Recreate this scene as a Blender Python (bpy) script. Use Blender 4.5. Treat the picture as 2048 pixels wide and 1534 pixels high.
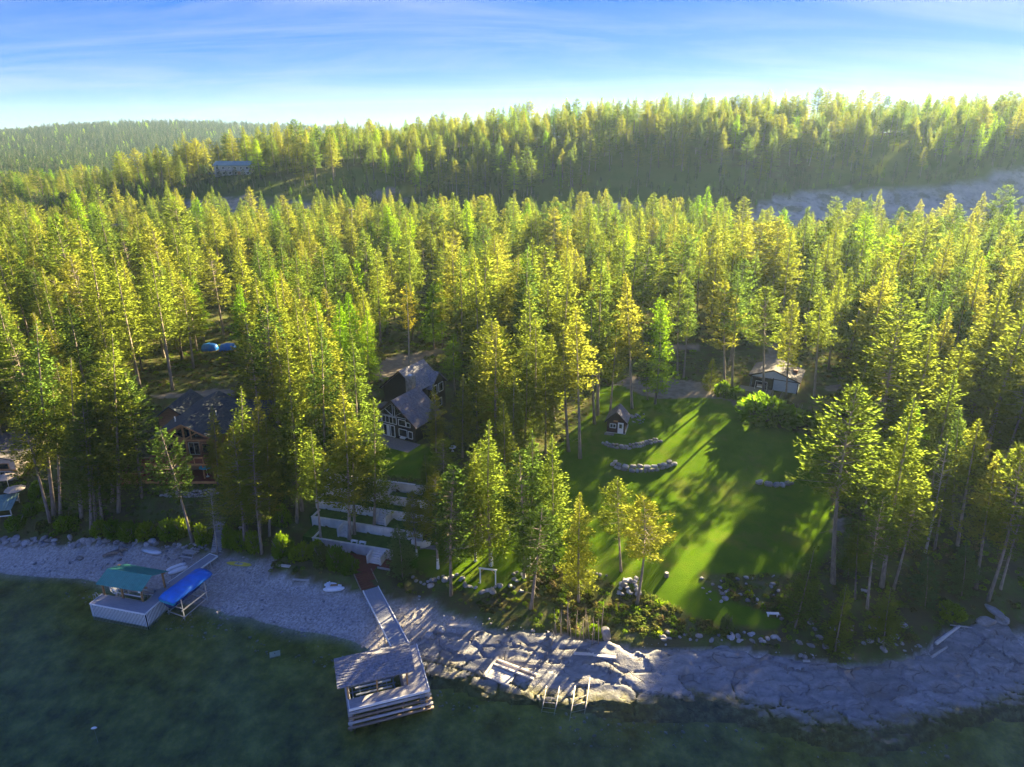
import bpy, math, random
import numpy as np
from mathutils import Vector, Matrix, Quaternion

for o in list(bpy.data.objects): bpy.data.objects.remove(o)
scene = bpy.context.scene
C = scene.collection
R = math.radians

# ------------------------------------------------------------------ camera
CAMZ = 60.0; PITCH = 20.5; FPX = 1366.0          # photograph is 2048 x 1534
cam_d = bpy.data.cameras.new('camera'); cam = bpy.data.objects.new('camera', cam_d); C.objects.link(cam)
cam_d.sensor_width = 36; cam_d.lens = 36*FPX/2048; cam_d.clip_start = .5; cam_d.clip_end = 9000
cam.location = (0, 0, CAMZ); cam.rotation_euler = (R(90-PITCH), 0, 0)
scene.camera = cam

# ------------------------------------------------------------------ sky, sun, exposure
SUN_AZ, SUN_EL = 39.0, 20.0                       # azimuth clockwise from +Y
w = bpy.data.worlds.new('World'); scene.world = w; w.use_nodes = True
nt = w.node_tree; nt.nodes.clear()
N = nt.nodes.new; L = nt.links.new
out = N('ShaderNodeOutputWorld'); bg = N('ShaderNodeBackground'); bg.inputs[1].default_value = .05
sky = N('ShaderNodeTexSky'); sky.sky_type = 'NISHITA'; sky.sun_disc = False
sky.sun_elevation = R(SUN_EL); sky.sun_rotation = R(SUN_AZ); sky.altitude = 3000
sky.air_density = 1.0; sky.dust_density = 0.0; sky.ozone_density = 4.0
tc = N('ShaderNodeTexCoord'); sep = N('ShaderNodeSeparateXYZ'); L(tc.outputs['Generated'], sep.inputs[0])
zc = N('ShaderNodeMath'); zc.operation = 'MAXIMUM'; zc.inputs[1].default_value = 0; L(sep.outputs[2], zc.inputs[0])
za = N('ShaderNodeMath'); za.operation = 'ADD'; za.inputs[1].default_value = .16; L(zc.outputs[0], za.inputs[0])
dx = N('ShaderNodeMath'); dx.operation = 'DIVIDE'; L(sep.outputs[0], dx.inputs[0]); L(za.outputs[0], dx.inputs[1])
dy = N('ShaderNodeMath'); dy.operation = 'DIVIDE'; L(sep.outputs[1], dy.inputs[0]); L(za.outputs[0], dy.inputs[1])
cb = N('ShaderNodeCombineXYZ'); L(dx.outputs[0], cb.inputs[0]); L(dy.outputs[0], cb.inputs[1])
mp = N('ShaderNodeMapping'); mp.inputs['Rotation'].default_value = (0, 0, R(22)); mp.inputs['Scale'].default_value = (.36, 1.1, 1); L(cb.outputs[0], mp.inputs[0])
cn = N('ShaderNodeTexNoise'); cn.inputs['Scale'].default_value = 1.25; cn.inputs['Detail'].default_value = 7; cn.inputs['Roughness'].default_value = .6; cn.inputs['Distortion'].default_value = .7
L(mp.outputs[0], cn.inputs[0])
cr = N('ShaderNodeValToRGB'); cr.color_ramp.elements[0].position = .42; cr.color_ramp.elements[1].position = .85
cr.color_ramp.elements[0].color = (0, 0, 0, 1); cr.color_ramp.elements[1].color = (.62, .62, .62, 1); L(cn.outputs[0], cr.inputs[0])
mx = N('ShaderNodeMix'); mx.data_type = 'RGBA'; L(cr.outputs[0], mx.inputs[0])
mx.inputs[7].default_value = (1.6, 1.72, 1.95, 1)
# the sky's brightness rolls off towards the sun instead of clipping
hs = N('ShaderNodeSeparateColor'); hs.mode = 'HSV'; L(sky.outputs[0], hs.inputs[0])
va_ = N('ShaderNodeMath'); va_.operation = 'ADD'; va_.inputs[1].default_value = 1.3; L(hs.outputs[2], va_.inputs[0])
vd_ = N('ShaderNodeMath'); vd_.operation = 'DIVIDE'; L(hs.outputs[2], vd_.inputs[0]); L(va_.outputs[0], vd_.inputs[1])
vm_ = N('ShaderNodeMath'); vm_.operation = 'MULTIPLY'; vm_.inputs[1].default_value = 2.2; L(vd_.outputs[0], vm_.inputs[0])
sm_ = N('ShaderNodeMath'); sm_.operation = 'MULTIPLY'; sm_.use_clamp = True; sm_.inputs[1].default_value = 1.3; L(hs.outputs[1], sm_.inputs[0])
hc = N('ShaderNodeCombineColor'); hc.mode = 'HSV'; hh_ = N('ShaderNodeMath'); hh_.operation = 'ADD'; hh_.inputs[1].default_value = .02; L(hs.outputs[0], hh_.inputs[0]); L(hh_.outputs[0], hc.inputs[0]); L(sm_.outputs[0], hc.inputs[1]); L(vm_.outputs[0], hc.inputs[2])
tn = N('ShaderNodeMix'); tn.data_type = 'RGBA'; tn.blend_type = 'MULTIPLY'; tn.inputs[0].default_value = 1; tn.inputs[7].default_value = (.87, .93, 1.02, 1); L(hc.outputs[0], tn.inputs[6]); L(tn.outputs[2], mx.inputs[6]); L(mx.outputs[2], bg.inputs[0]); L(bg.outputs[0], out.inputs[0])

sd = bpy.data.lights.new('sun', 'SUN'); sd.energy = 4.3; sd.angle = R(.6); sd.color = (1.0, .82, .48)
sun = bpy.data.objects.new('sun', sd); C.objects.link(sun)
SV = Vector((math.sin(R(SUN_AZ))*math.cos(R(SUN_EL)), math.cos(R(SUN_AZ))*math.cos(R(SUN_EL)), math.sin(R(SUN_EL))))
sun.rotation_euler = SV.to_track_quat('Z', 'Y').to_euler(); sun.location = SV*200
vs = scene.view_settings; vs.view_transform = 'Standard'; vs.look = 'None'; vs.gamma = 1; vs.use_curve_mapping = False
vs.exposure = 3.45
scene.cycles.max_bounces = 8; scene.cycles.transparent_max_bounces = 8
scene.cycles.volume_bounces = 0; scene.cycles.diffuse_bounces = 5

# ------------------------------------------------------------------ helpers
rng = np.random.RandomState(7); rnd = random.Random(7)
SP, CP = math.sin(R(PITCH)), math.cos(R(PITCH))
def ray(px, py):
    u = (px-1024)/FPX; v = (767-py)/FPX
    return np.array([u, CP+v*SP, -SP+v*CP])
def P(px, py, z):                                  # where the pixel's ray meets height z
    d = ray(px, py); t = (z-CAMZ)/d[2]
    return np.array([d[0]*t, d[1]*t, z])
def proj(p):
    x, y, z = p[0], p[1], p[2]-CAMZ
    dep = y*CP - z*SP; up = y*SP + z*CP
    return 1024+FPX*x/dep, 767-FPX*up/dep
def lin(*c): return tuple((v/12.92 if v <= .04045 else ((v+.055)/1.055)**2.4) for v in [k/255 for k in c])

def tag(o, label=None, cat=None, group=None, kind=None):
    if label: o['label'] = label
    if cat: o['category'] = cat
    if group: o['group'] = group
    if kind: o['kind'] = kind
    return o
def thing(name, label, cat, loc=(0, 0, 0), rz=0, group=None):
    o = bpy.data.objects.new(name, None); C.objects.link(o); o.empty_display_size = .3
    o.location = [float(v) for v in loc]; o.rotation_euler = (0, 0, rz)
    return tag(o, label, cat, group)

class MB:
    def __init__(s): s.v = []; s.f = []
    def add(s, vs, fs):
        b = len(s.v); s.v += [tuple(map(float, p)) for p in vs]; s.f += [tuple(b+i for i in f) for f in fs]; return s
    def box(s, x0, x1, y0, y1, z0, z1):
        return s.add([(x0,y0,z0),(x1,y0,z0),(x1,y1,z0),(x0,y1,z0),(x0,y0,z1),(x1,y0,z1),(x1,y1,z1),(x0,y1,z1)],
                     [(0,3,2,1),(4,5,6,7),(0,1,5,4),(1,2,6,5),(2,3,7,6),(3,0,4,7)])
    def beam(s, a, b, wd, ht, up=(0, 0, 1)):       # square bar from a to b
        a, b = Vector(a), Vector(b); d = (b-a).normalized(); u = Vector(up)
        if abs(d.dot(u)) > .98: u = Vector((1, 0, 0))
        sd_ = d.cross(u).normalized()*wd/2; u = sd_.cross(d).normalized()*ht/2
        vs = [p+i*sd_+j*u for p in (a, b) for (i, j) in ((-1,-1),(1,-1),(1,1),(-1,1))]
        return s.add(vs, [(0,1,2,3),(7,6,5,4),(0,4,5,1),(1,5,6,2),(2,6,7,3),(3,7,4,0)])
    def tube(s, pts, rs, n=8, cap=True):
        b = len(s.v); pts = [Vector(p) for p in pts]
        for i, p in enumerate(pts):
            d = (pts[min(i+1, len(pts)-1)]-pts[max(i-1, 0)]).normalized()
            q = d.to_track_quat('Z', 'Y')
            for k in range(n):
                a = 2*math.pi*k/n; s.v.append(tuple(p+q@Vector((math.cos(a)*rs[i], math.sin(a)*rs[i], 0))))
        for i in range(len(pts)-1):
            for k in range(n):
                k2 = (k+1) % n; s.f.append((b+i*n+k, b+i*n+k2, b+(i+1)*n+k2, b+(i+1)*n+k))
        if cap:
            s.f.append(tuple(b+k for k in range(n-1, -1, -1))); s.f.append(tuple(b+(len(pts)-1)*n+k for k in range(n)))
        return s
    def slab(s, pts, th, nrm=None):                # polygon with thickness, below the points
        n = len(pts); pts = [Vector(p) for p in pts]
        nr = Vector(nrm) if nrm else (pts[1]-pts[0]).cross(pts[2]-pts[0]).normalized()
        if nrm is None and nr.z < 0 and abs(nr.z) > .01: nr = -nr
        vs = pts+[p-nr*th for p in pts]
        up = (pts[1]-pts[0]).cross(pts[2]-pts[0]).dot(nr) > 0
        top = tuple(range(n)); bot = tuple(range(2*n-1, n-1, -1))
        sides = [(i, n+i, n+(i+1) % n, (i+1) % n) for i in range(n)]
        fs = [top, bot]+sides
        if not up: fs = [f[::-1] for f in fs]
        return s.add(vs, fs)
    def mesh(s, name, mats, smooth=False):
        me = bpy.data.meshes.new(name); me.from_pydata(s.v, [], s.f)
        for m in (mats if isinstance(mats, (list, tuple)) else [mats]): me.materials.append(m)
        if smooth: me.polygons.foreach_set('use_smooth', [True]*len(me.polygons))
        return me
    def build(s, name, mats, parent=None, smooth=False, **kw):
        o = bpy.data.objects.new(name, s.mesh(name, mats, smooth)); C.objects.link(o)
        if parent: o.parent = parent
        return tag(o, **kw)
def link(name, me, parent=None, **kw):
    o = bpy.data.objects.new(name, me); C.objects.link(o)
    if parent: o.parent = parent
    return tag(o, **kw)
def copy_tree(o, parent=None):
    c = o.copy(); C.objects.link(c); c.parent = parent
    for ch in o.children: copy_tree(ch, c)
    return c

# value noise in numpy
def vnoise(x, y, seed=0):
    x = np.asarray(x, float); y = np.asarray(y, float)
    xi = np.floor(x).astype(np.int64); yi = np.floor(y).astype(np.int64); fx = x-xi; fy = y-yi
    fx = fx*fx*(3-2*fx); fy = fy*fy*(3-2*fy)
    def h(a, b):
        n = (a*374761393 + b*668265263 + seed*1442695041) & 0xffffffff
        n = ((n ^ (n >> 13))*1274126177) & 0xffffffff
        return ((n ^ (n >> 16)) & 0xffff)/65535.0
    return (h(xi,yi)*(1-fx)+h(xi+1,yi)*fx)*(1-fy)+(h(xi,yi+1)*(1-fx)+h(xi+1,yi+1)*fx)*fy
def fbm(x, y, seed=0, oct=4):
    s = 0; a = .5; f = 1
    for i in range(oct): s = s+a*(vnoise(np.asarray(x)*f, np.asarray(y)*f, seed+i)-.5); a *= .5; f *= 2.03
    return s
def inpoly(x, y, poly):
    x = np.asarray(x, float); y = np.asarray(y, float); ins = np.zeros(x.shape, bool); n = len(poly)
    for i in range(n):
        x0, y0 = poly[i]; x1, y1 = poly[(i+1) % n]
        if y0 == y1: continue
        c = ((y0 > y) != (y1 > y)) & (x < (x1-x0)*(y-y0)/(y1-y0)+x0); ins ^= c
    return ins
def smooth01(t): t = np.clip(t, 0, 1); return t*t*(3-2*t)

# ------------------------------------------------------------------ materials
def newmat(name):
    m = bpy.data.materials.new(name); m.use_nodes = True; t = m.node_tree; t.nodes.clear()
    o = t.nodes.new('ShaderNodeOutputMaterial'); return m, t, o
def ramp(t, fac, stops, interp='LINEAR'):
    r = t.nodes.new('ShaderNodeValToRGB'); e = r.color_ramp.elements; r.color_ramp.interpolation = interp
    while len(e) < len(stops): e.new(.5)
    for k, (p, c) in enumerate(stops): e[k].position = p; e[k].color = (*c, 1)
    if fac is not None: t.links.new(fac, r.inputs[0])
    return r.outputs[0]
def noise(t, scale, detail=4, rough=.55, coord='Object', dist=0, stretch=None):
    c = t.nodes.new('ShaderNodeTexCoord'); n = t.nodes.new('ShaderNodeTexNoise')
    n.inputs['Scale'].default_value = scale; n.inputs['Detail'].default_value = detail; n.inputs['Roughness'].default_value = rough; n.inputs['Distortion'].default_value = dist
    src = c.outputs[coord]
    if stretch:
        m = t.nodes.new('ShaderNodeMapping'); m.inputs['Scale'].default_value = stretch; t.links.new(src, m.inputs[0]); src = m.outputs[0]
    t.links.new(src, n.inputs['Vector']); return n.outputs[0]
def mixc(t, fac, a, b, mode='MIX'):
    m = t.nodes.new('ShaderNodeMix'); m.data_type = 'RGBA'; m.blend_type = mode
    for i, v in ((0, fac), (6, a), (7, b)):
        if isinstance(v, (int, float)): m.inputs[i].default_value = v
        elif isinstance(v, tuple): m.inputs[i].default_value = (*v, 1)
        else: t.links.new(v, m.inputs[i])
    return m.outputs[2]
def math_(t, op, a, b=0, clamp=False):
    m = t.nodes.new('ShaderNodeMath'); m.operation = op; m.use_clamp = clamp
    for i, v in ((0, a), (1, b)):
        if isinstance(v, (int, float)): m.inputs[i].default_value = v
        else: t.links.new(v, m.inputs[i])
    return m.outputs[0]
def bump(t, h, strength=.5, dist=.05):
    b = t.nodes.new('ShaderNodeBump'); b.inputs['Strength'].default_value = strength; b.inputs['Distance'].default_value = dist
    t.links.new(h, b.inputs['Height']); return b.outputs[0]
def bsdf(t, o, col, rough=.8, nrm=None, metal=0, spec=.35):
    b = t.nodes.new('ShaderNodeBsdfPrincipled')
    if isinstance(col, tuple): b.inputs['Base Color'].default_value = (*col, 1)
    else: t.links.new(col, b.inputs['Base Color'])
    if isinstance(rough, (int, float)): b.inputs['Roughness'].default_value = rough
    else: t.links.new(rough, b.inputs['Roughness'])
    b.inputs['Metallic'].default_value = metal; b.inputs['Specular IOR Level'].default_value = spec
    if nrm is not None: t.links.new(nrm, b.inputs['Normal'])
    t.links.new(b.outputs[0], o.inputs[0]); return b
def pmat(name, c, var=.35, scale=3, rough=.75, bmp=.3, stretch=None, metal=0, spec=.3, objvar=0., dirt=None):
    m, t, o = newmat(name)
    n = noise(t, scale, 5, .6, stretch=stretch)
    a = tuple(v*(1-var) for v in c); b = tuple(min(1, v*(1+var)) for v in c)
    col = ramp(t, n, [(.28, a), (.5, c), (.72, b)])
    if dirt:
        n3 = noise(t, scale*.35, 4, .6); col = mixc(t, ramp(t, n3, [(.5, (0,0,0)), (.68, (.8,.8,.8))]), col, dirt)
    if objvar:
        oi = t.nodes.new('ShaderNodeObjectInfo'); h = t.nodes.new('ShaderNodeHueSaturation'); t.links.new(col, h.inputs['Color'])
        v = math_(t, 'MULTIPLY_ADD', oi.outputs['Random'], objvar*2); v.node.inputs[2].default_value = 1-objvar
        t.links.new(v, h.inputs['Value']); col = h.outputs[0]
    n2 = noise(t, scale*4, 3)
    bsdf(t, o, col, rough, bump(t, n2, bmp, .03) if bmp else None, metal, spec); return m
def leafmat(name, stops, trans=.45, sat=1.0):
    m, t, o = newmat(name)
    oi = t.nodes.new('ShaderNodeObjectInfo')
    n = noise(t, .9, 2)
    f = math_(t, 'MULTIPLY_ADD', n, .7); f.node.inputs[2].default_value = -.35
    f2 = math_(t, 'ADD', oi.outputs['Random'], f, True)
    col = ramp(t, f2, stops)
    d = t.nodes.new('ShaderNodeBsdfDiffuse'); tr = t.nodes.new('ShaderNodeBsdfTranslucent'); mxs = t.nodes.new('ShaderNodeMixShader')
    t.links.new(col, d.inputs[0]); 
    hs = t.nodes.new('ShaderNodeHueSaturation'); hs.inputs['Value'].default_value = 2.4; hs.inputs['Saturation'].default_value = 1.05; t.links.new(col, hs.inputs['Color'])
    t.links.new(hs.outputs[0], tr.inputs[0]); mxs.inputs[0].default_value = trans
    t.links.new(d.outputs[0], mxs.inputs[1]); t.links.new(tr.outputs[0], mxs.inputs[2]); t.links.new(mxs.outputs[0], o.inputs[0]); return m

M = {}
M['needle'] = leafmat('needle', [(0, (.048,.082,.017)), (.3, (.08,.112,.018)), (.65, (.115,.138,.02)), (1, (.15,.155,.025))], .66)
M['farneedle'] = leafmat('far_needle', [(0, (.025,.05,.022)), (1, (.06,.085,.025))], .4)
M['larch'] = leafmat('larch', [(0, (.095,.175,.014)), (.5, (.135,.215,.017)), (1, (.18,.25,.02))], .55)
M['juniper'] = leafmat('juniper', [(0, (.06,.10,.035)), (1, (.11,.15,.045))], .4)
M['yellowleaf'] = leafmat('yellow_leaf', [(0, (.32,.32,.03)), (1, (.44,.38,.05))], .5)
M['shrub'] = leafmat('shrub_leaf', [(0, (.08,.145,.012)), (.5, (.12,.19,.015)), (1, (.18,.23,.02))], .5)
M['drygreen'] = leafmat('undergrowth_leaf', [(0, (.09,.08,.03)), (.4, (.10,.115,.025)), (.75, (.09,.14,.022)), (1, (.17,.13,.06))], .35)
M['deadtwig'] = pmat('dead_twig', (.30,.24,.18), .3, 4, .9, 0)
M['bark'] = pmat('bark', (.24,.195,.16), .5, 5, .95, .6, stretch=(1,1,.25), objvar=.25)
M['barkpale'] = pmat('bark_pale', (.34,.30,.26), .4, 5, .95, .5, stretch=(1,1,.25), objvar=.15)
M['whitewash'] = pmat('whitewash', (.62,.62,.60), .12, 6, .9, .3)
M['rock'] = pmat('rock', (.29,.285,.29), .45, 1.4, .9, .8, objvar=.3, dirt=(.20,.17,.14))
M['rockwarm'] = pmat('rock_warm', (.31,.285,.265), .4, 1.6, .9, .8, objvar=.35, dirt=(.17,.15,.13))
M['concrete'] = pmat('concrete', (.60,.56,.51), .18, 1.2, .92, .3, dirt=(.45,.41,.36), stretch=(1,1,.4))
M['greywood'] = pmat('weathered_wood', (.36,.34,.33), .3, 3, .9, .3, stretch=(.4,3,3), objvar=.18)
M['brownwood'] = pmat('brown_wood', (.26,.20,.15), .35, 3, .9, .3, stretch=(.4,3,3), objvar=.2)
M['postwood'] = pmat('post_wood', (.40,.22,.09), .3, 3, .8, .2, stretch=(3,3,.4), objvar=.12)
M['redwood'] = pmat('red_stain', (.16,.045,.025), .3, 2.5, .8, .2, stretch=(.5,3,3), objvar=.12)
M['logorange'] = pmat('orange_log', (.40,.20,.085), .25, 3, .7, .2)
M['logdark'] = pmat('dark_log', (.21,.115,.065), .3, 3, .8, .2, stretch=(.5,.5,3))
M['blackwood'] = pmat('black_stain', (.022,.017,.016), .35, 3, .75, .3, stretch=(.6,.6,5))
M['brownblack'] = pmat('brown_stain', (.04,.02,.016), .35, 3, .75, .3, stretch=(.6,.6,5))
M['white'] = pmat('white_paint', (.78,.78,.76), .06, 3, .6, .1)
M['metalgrey'] = pmat('galvanised', (.55,.57,.60), .1, 5, .4, .05, metal=.6)
M['bluemetal'] = pmat('blue_steel', (.10,.16,.22), .2, 5, .5, .05, metal=.3)
M['shingle'] = pmat('cedar_shingle', (.21,.21,.23), .55, 4.5, .95, .4, objvar=0, dirt=(.34,.31,.28))
M['shinglebrown'] = pmat('brown_shingle', (.19,.175,.185), .4, 2.4, .95, .4, dirt=(.26,.20,.17))
M['asphaltroof'] = pmat('asphalt_roof', (.055,.065,.07), .3, 6, .95, .3)
M['brownroof'] = pmat('brown_roof', (.15,.135,.135), .3, 5, .95, .3)
M['greenmetal'] = pmat('green_metal_roof', (.06,.28,.23), .15, 2, .5, .05, spec=.5)
M['teal'] = pmat('pale_teal_roof', (.17,.27,.24), .15, 2, .6, .05)
M['bluetarp'] = pmat('blue_tarp', (.01,.17,.62), .22, 1.3, .42, .5, spec=.5)
M['navy'] = pmat('navy_canvas', (.012,.03,.16), .3, 2, .8, .2)
M['tealtarp'] = pmat('teal_tarp', (.03,.32,.42), .2, 2, .5, .2)
M['yellow'] = pmat('yellow_plastic', (.72,.60,.08), .08, 2, .45, .05, spec=.5)
M['plastic'] = pmat('white_plastic', (.80,.80,.80), .05, 2, .4, .03, spec=.5)
M['bluegreywall'] = pmat('blue_grey_siding', (.42,.50,.56), .1, 2, .8, .15)
M['cream'] = pmat('cream_wall', (.48,.45,.37), .12, 2, .85, .1)
M['tanwall'] = pmat('tan_wall', (.40,.33,.27), .15, 2, .85, .2)
M['shadedark'] = pmat('painted_shade', (.012,.011,.010), .2, 2, .9, 0)  # near-black colour standing in for the shade inside hollows
M['driftwood'] = pmat('driftwood', (.52,.48,.43), .25, 3, .9, .3, stretch=(.5,3,3), objvar=.12)
M['stonechimney'] = pmat('chimney_stone', (.27,.24,.20), .4, 3, .9, .6, objvar=.3)
M['redroof'] = pmat('red_roof', (.16,.05,.04), .2, 4, .8, .1)
M['carpaint'] = pmat('car_paint_silver', (.55,.56,.58), .05, 2, .3, 0, metal=.3, spec=.6)
M['carred'] = pmat('car_paint_red', (.35,.03,.03), .05, 2, .3, 0, spec=.6)
M['carblue'] = pmat('car_paint_blue', (.03,.10,.35), .05, 2, .3, 0, spec=.6)
M['tyre'] = pmat('tyre_rubber', (.02,.02,.02), .1, 5, .9, 0)
M['rust'] = pmat('rusty_steel', (.22,.13,.08), .3, 6, .8, .1)
def glassmat():
    m, t, o = newmat('window_glass'); n = noise(t, .8, 2)
    bsdf(t, o, ramp(t, n, [(.3, (.008,.010,.011)), (.7, (.03,.036,.036))]), .06, None, 0, .9); return m
M['glass'] = glassmat()
# ------------------------------------------------------------------ terrain
WL = [(0,1143),(100,1153),(200,1164),(280,1190),(371,1216),(464,1229),(520,1240),(560,1250),(638,1266),(694,1283),(732,1300),(775,1335),(815,1350),(851,1345),(888,1344),(929,1355),
      (964,1366),(998,1370),(1045,1380),(1124,1391),(1180,1405),(1222,1401),(1293,1407),(1340,1396),(1426,1398),(1470,1402),(1538,1414),(1583,1429),(1666,1447),(1757,1457),
      (1800,1446),(1837,1426),(1900,1420),(1985,1408),(2048,1397)]
ctl = []
def cp(px, py, z): ctl.append(tuple(P(px, py, z)))
for i, (x, y) in enumerate(WL):
    cp(x, y, 0)
    a = P(x, y, 0); steep = .085 if x < 800 else .08
    dn = np.array([0.15, -1.0]) if x < 800 else np.array([-.12, -1.])
    if i % 2 == 0:
        for d in (4, 11, 22): ctl.append((a[0]+dn[0]*d, a[1]+dn[1]*d, -steep*d-.001*d*d))
for x in (-160, -80, 0, 80, 160):
    ctl.append((x, 25, -3.6)); ctl.append((x, -20, -5.5))
for q in [(-60,1085,1.9),(0,1082,1.7),(200,1085,1.7),(330,1092,1.7),(430,1108,1.5),(560,1132,1.4),(640,1145,1.3),(700,1168,1.4),(800,1235,1.1),(870,1192,1.9),(900,1245,1.2),(1000,1258,1.5),
          (1100,1272,1.7),(1250,1285,1.8),(1400,1277,2.0),(1550,1290,1.9),(1700,1310,1.8),(1800,1300,1.8),(1900,1250,2.0),(2048,1222,2.4),(2110,1240,2.0),
          (820,1133,3.0),(905,1180,2.7),(960,1130,3.5),(1050,1160,3.2),(1120,1135,3.8),(1250,1150,3.9),(1400,1145,4.0),(1550,1150,4.0),(1250,1192,2.9),(1400,1200,3.3),(1540,1240,2.7),
          (1640,1150,3.9),(1700,1100,4.3),(1850,1150,3.7),(2000,1150,3.9),(2100,1120,4.2),
          (1150,1000,5.0),(1300,1000,5.2),(1500,1000,5.2),(1640,980,5.4),(1200,900,6.9),(1400,900,7.2),(1600,900,7.1),(1250,850,8.3),(1400,800,9.0),(1550,830,8.8),(1240,780,9.6),
          (1400,755,10.0),(1560,765,9.9),(1700,800,9.4),(1800,850,8.4),(2000,900,8.0),(2000,1050,5.4),(1850,1000,6.0),(2150,950,7.5),
          (800,892,9.4),(880,905,9.2),(760,948,9.2),(645,944,9.2),(850,1092,3.9),(1000,1065,4.3),(1010,1000,5.6),(1050,930,7.0),
          (550,1085,3.0),(500,1050,4.0),(500,985,6.4),(400,1005,5.0),(330,975,6.0),(400,950,6.8),(450,870,10.5),(300,880,9.6),(200,1000,5.2),(100,1043,3.2),(30,1000,5.0),(-20,940,7.0),(100,900,8.8),(250,830,11.0),(-100,1000,5),(-120,880,9.5)]:
    cp(*q)
for (x, y, z) in [(x, y, z) for y, z in ((150,10.8),(200,11.3),(250,12.4),(300,14.5)) for x in (-240,-160,-80,0,80,160,240)]: ctl.append((x, y, z))
ctl += [(x, 342, 17.0) for x in (40,110,180,250,330)]
ctl += [(-300,380,14),(-248,380,19),(-186,380,29),(-150,390,37.5),(-110,345,22),(-110,380,33),(-60,345,19),(-60,385,28.5),(0,360,23),(40,360,24),(60,385,30),(-60,420,38),(0,450,51),(100,440,56),(180,440,57),(280,440,55),(360,440,57),
        (110,357,29),(182,357,30.5),(240,357,35),(275,357,43),(340,357,46),(180,400,42),(280,400,50),(-300,450,15),(-200,490,25),(-120,470,40),(-150,440,38),(-200,450,27),(0,520,46),(150,520,50),(300,520,54),(-200,330,14.5),(-300,320,12),(-150,330,18),
        (-400,400,8),(-400,250,9),(400,250,13),(400,342,18),(-130,110,10),(130,110,10),(200,110,10),(-200,110,10),(160,70,4),(-160,95,5),
        (0,650,22),(300,650,25),(-300,600,8),(500,480,55),(500,620,25),(-500,500,4)]
ctl = np.array(ctl); S_ = 100.0
def tps_fit(c):
    xy = c[:, :2]/S_; n = len(xy)
    r2 = ((xy[:, None]-xy[None])**2).sum(-1); K = .5*r2*np.log(r2+1e-12); K[np.diag_indices(n)] = 2e-5
    A = np.zeros((n+3, n+3)); A[:n, :n] = K; Pm = np.c_[np.ones(n), xy]; A[:n, n:] = Pm; A[n:, :n] = Pm.T
    return np.linalg.solve(A, np.r_[c[:, 2], 0, 0, 0]), xy
TW, TX = tps_fit(ctl)
def tps(x, y):
    x = np.atleast_1d(np.asarray(x, float)).ravel()/S_; y = np.atleast_1d(np.asarray(y, float)).ravel()/S_; outz = np.empty(len(x))
    for s in range(0, len(x), 20000):
        a = x[s:s+20000, None]-TX[None, :, 0]; b = y[s:s+20000, None]-TX[None, :, 1]; r2 = a*a+b*b
        outz[s:s+20000] = (.5*r2*np.log(r2+1e-12))@TW[:-3] + TW[-3]+TW[-2]*x[s:s+20000]+TW[-1]*y[s:s+20000]
    return outz
# terrace frame (retaining walls below the black house)
TO = P(624, 1076, 4.2)[:2]; TYAW = R(-15.2); TU = np.array([math.cos(TYAW), math.sin(TYAW)]); TV = np.array([-TU[1], TU[0]])
TWALL = [(0.0, 4.2), (3.4, 5.4), (6.1, 6.6), (8.2, 7.8), (10.1, 9.2)]
def tuv(x, y): return (x-TO[0])*TU[0]+(y-TO[1])*TU[1], (x-TO[0])*TV[0]+(y-TO[1])*TV[1]
PADS = []                                          # cx, cy, half w, half d, yaw, z, blend
def pad(c, hw, hd, yaw, z, bl=4): PADS.append((c[0], c[1], hw, hd, yaw, z, bl))
BH = P(785, 880, 9.5); pad(BH+np.array([3, 6, 0]), 9, 12, R(-28), 9.4)
GHP = P(1570, 775, 9.7); pad(GHP, 8, 7, R(-30), 9.6)
LOGH = np.array([-53.0, 108.0, 6.9]); pad(LOGH, 6.0, 8.5, 0, 6.8, 4)
CAB = P(1242, 864, 8.4); pad(CAB+np.array([.6, 2., 0]), 2.6, 3.2, R(-25), 8.3, 2.5)
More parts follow.
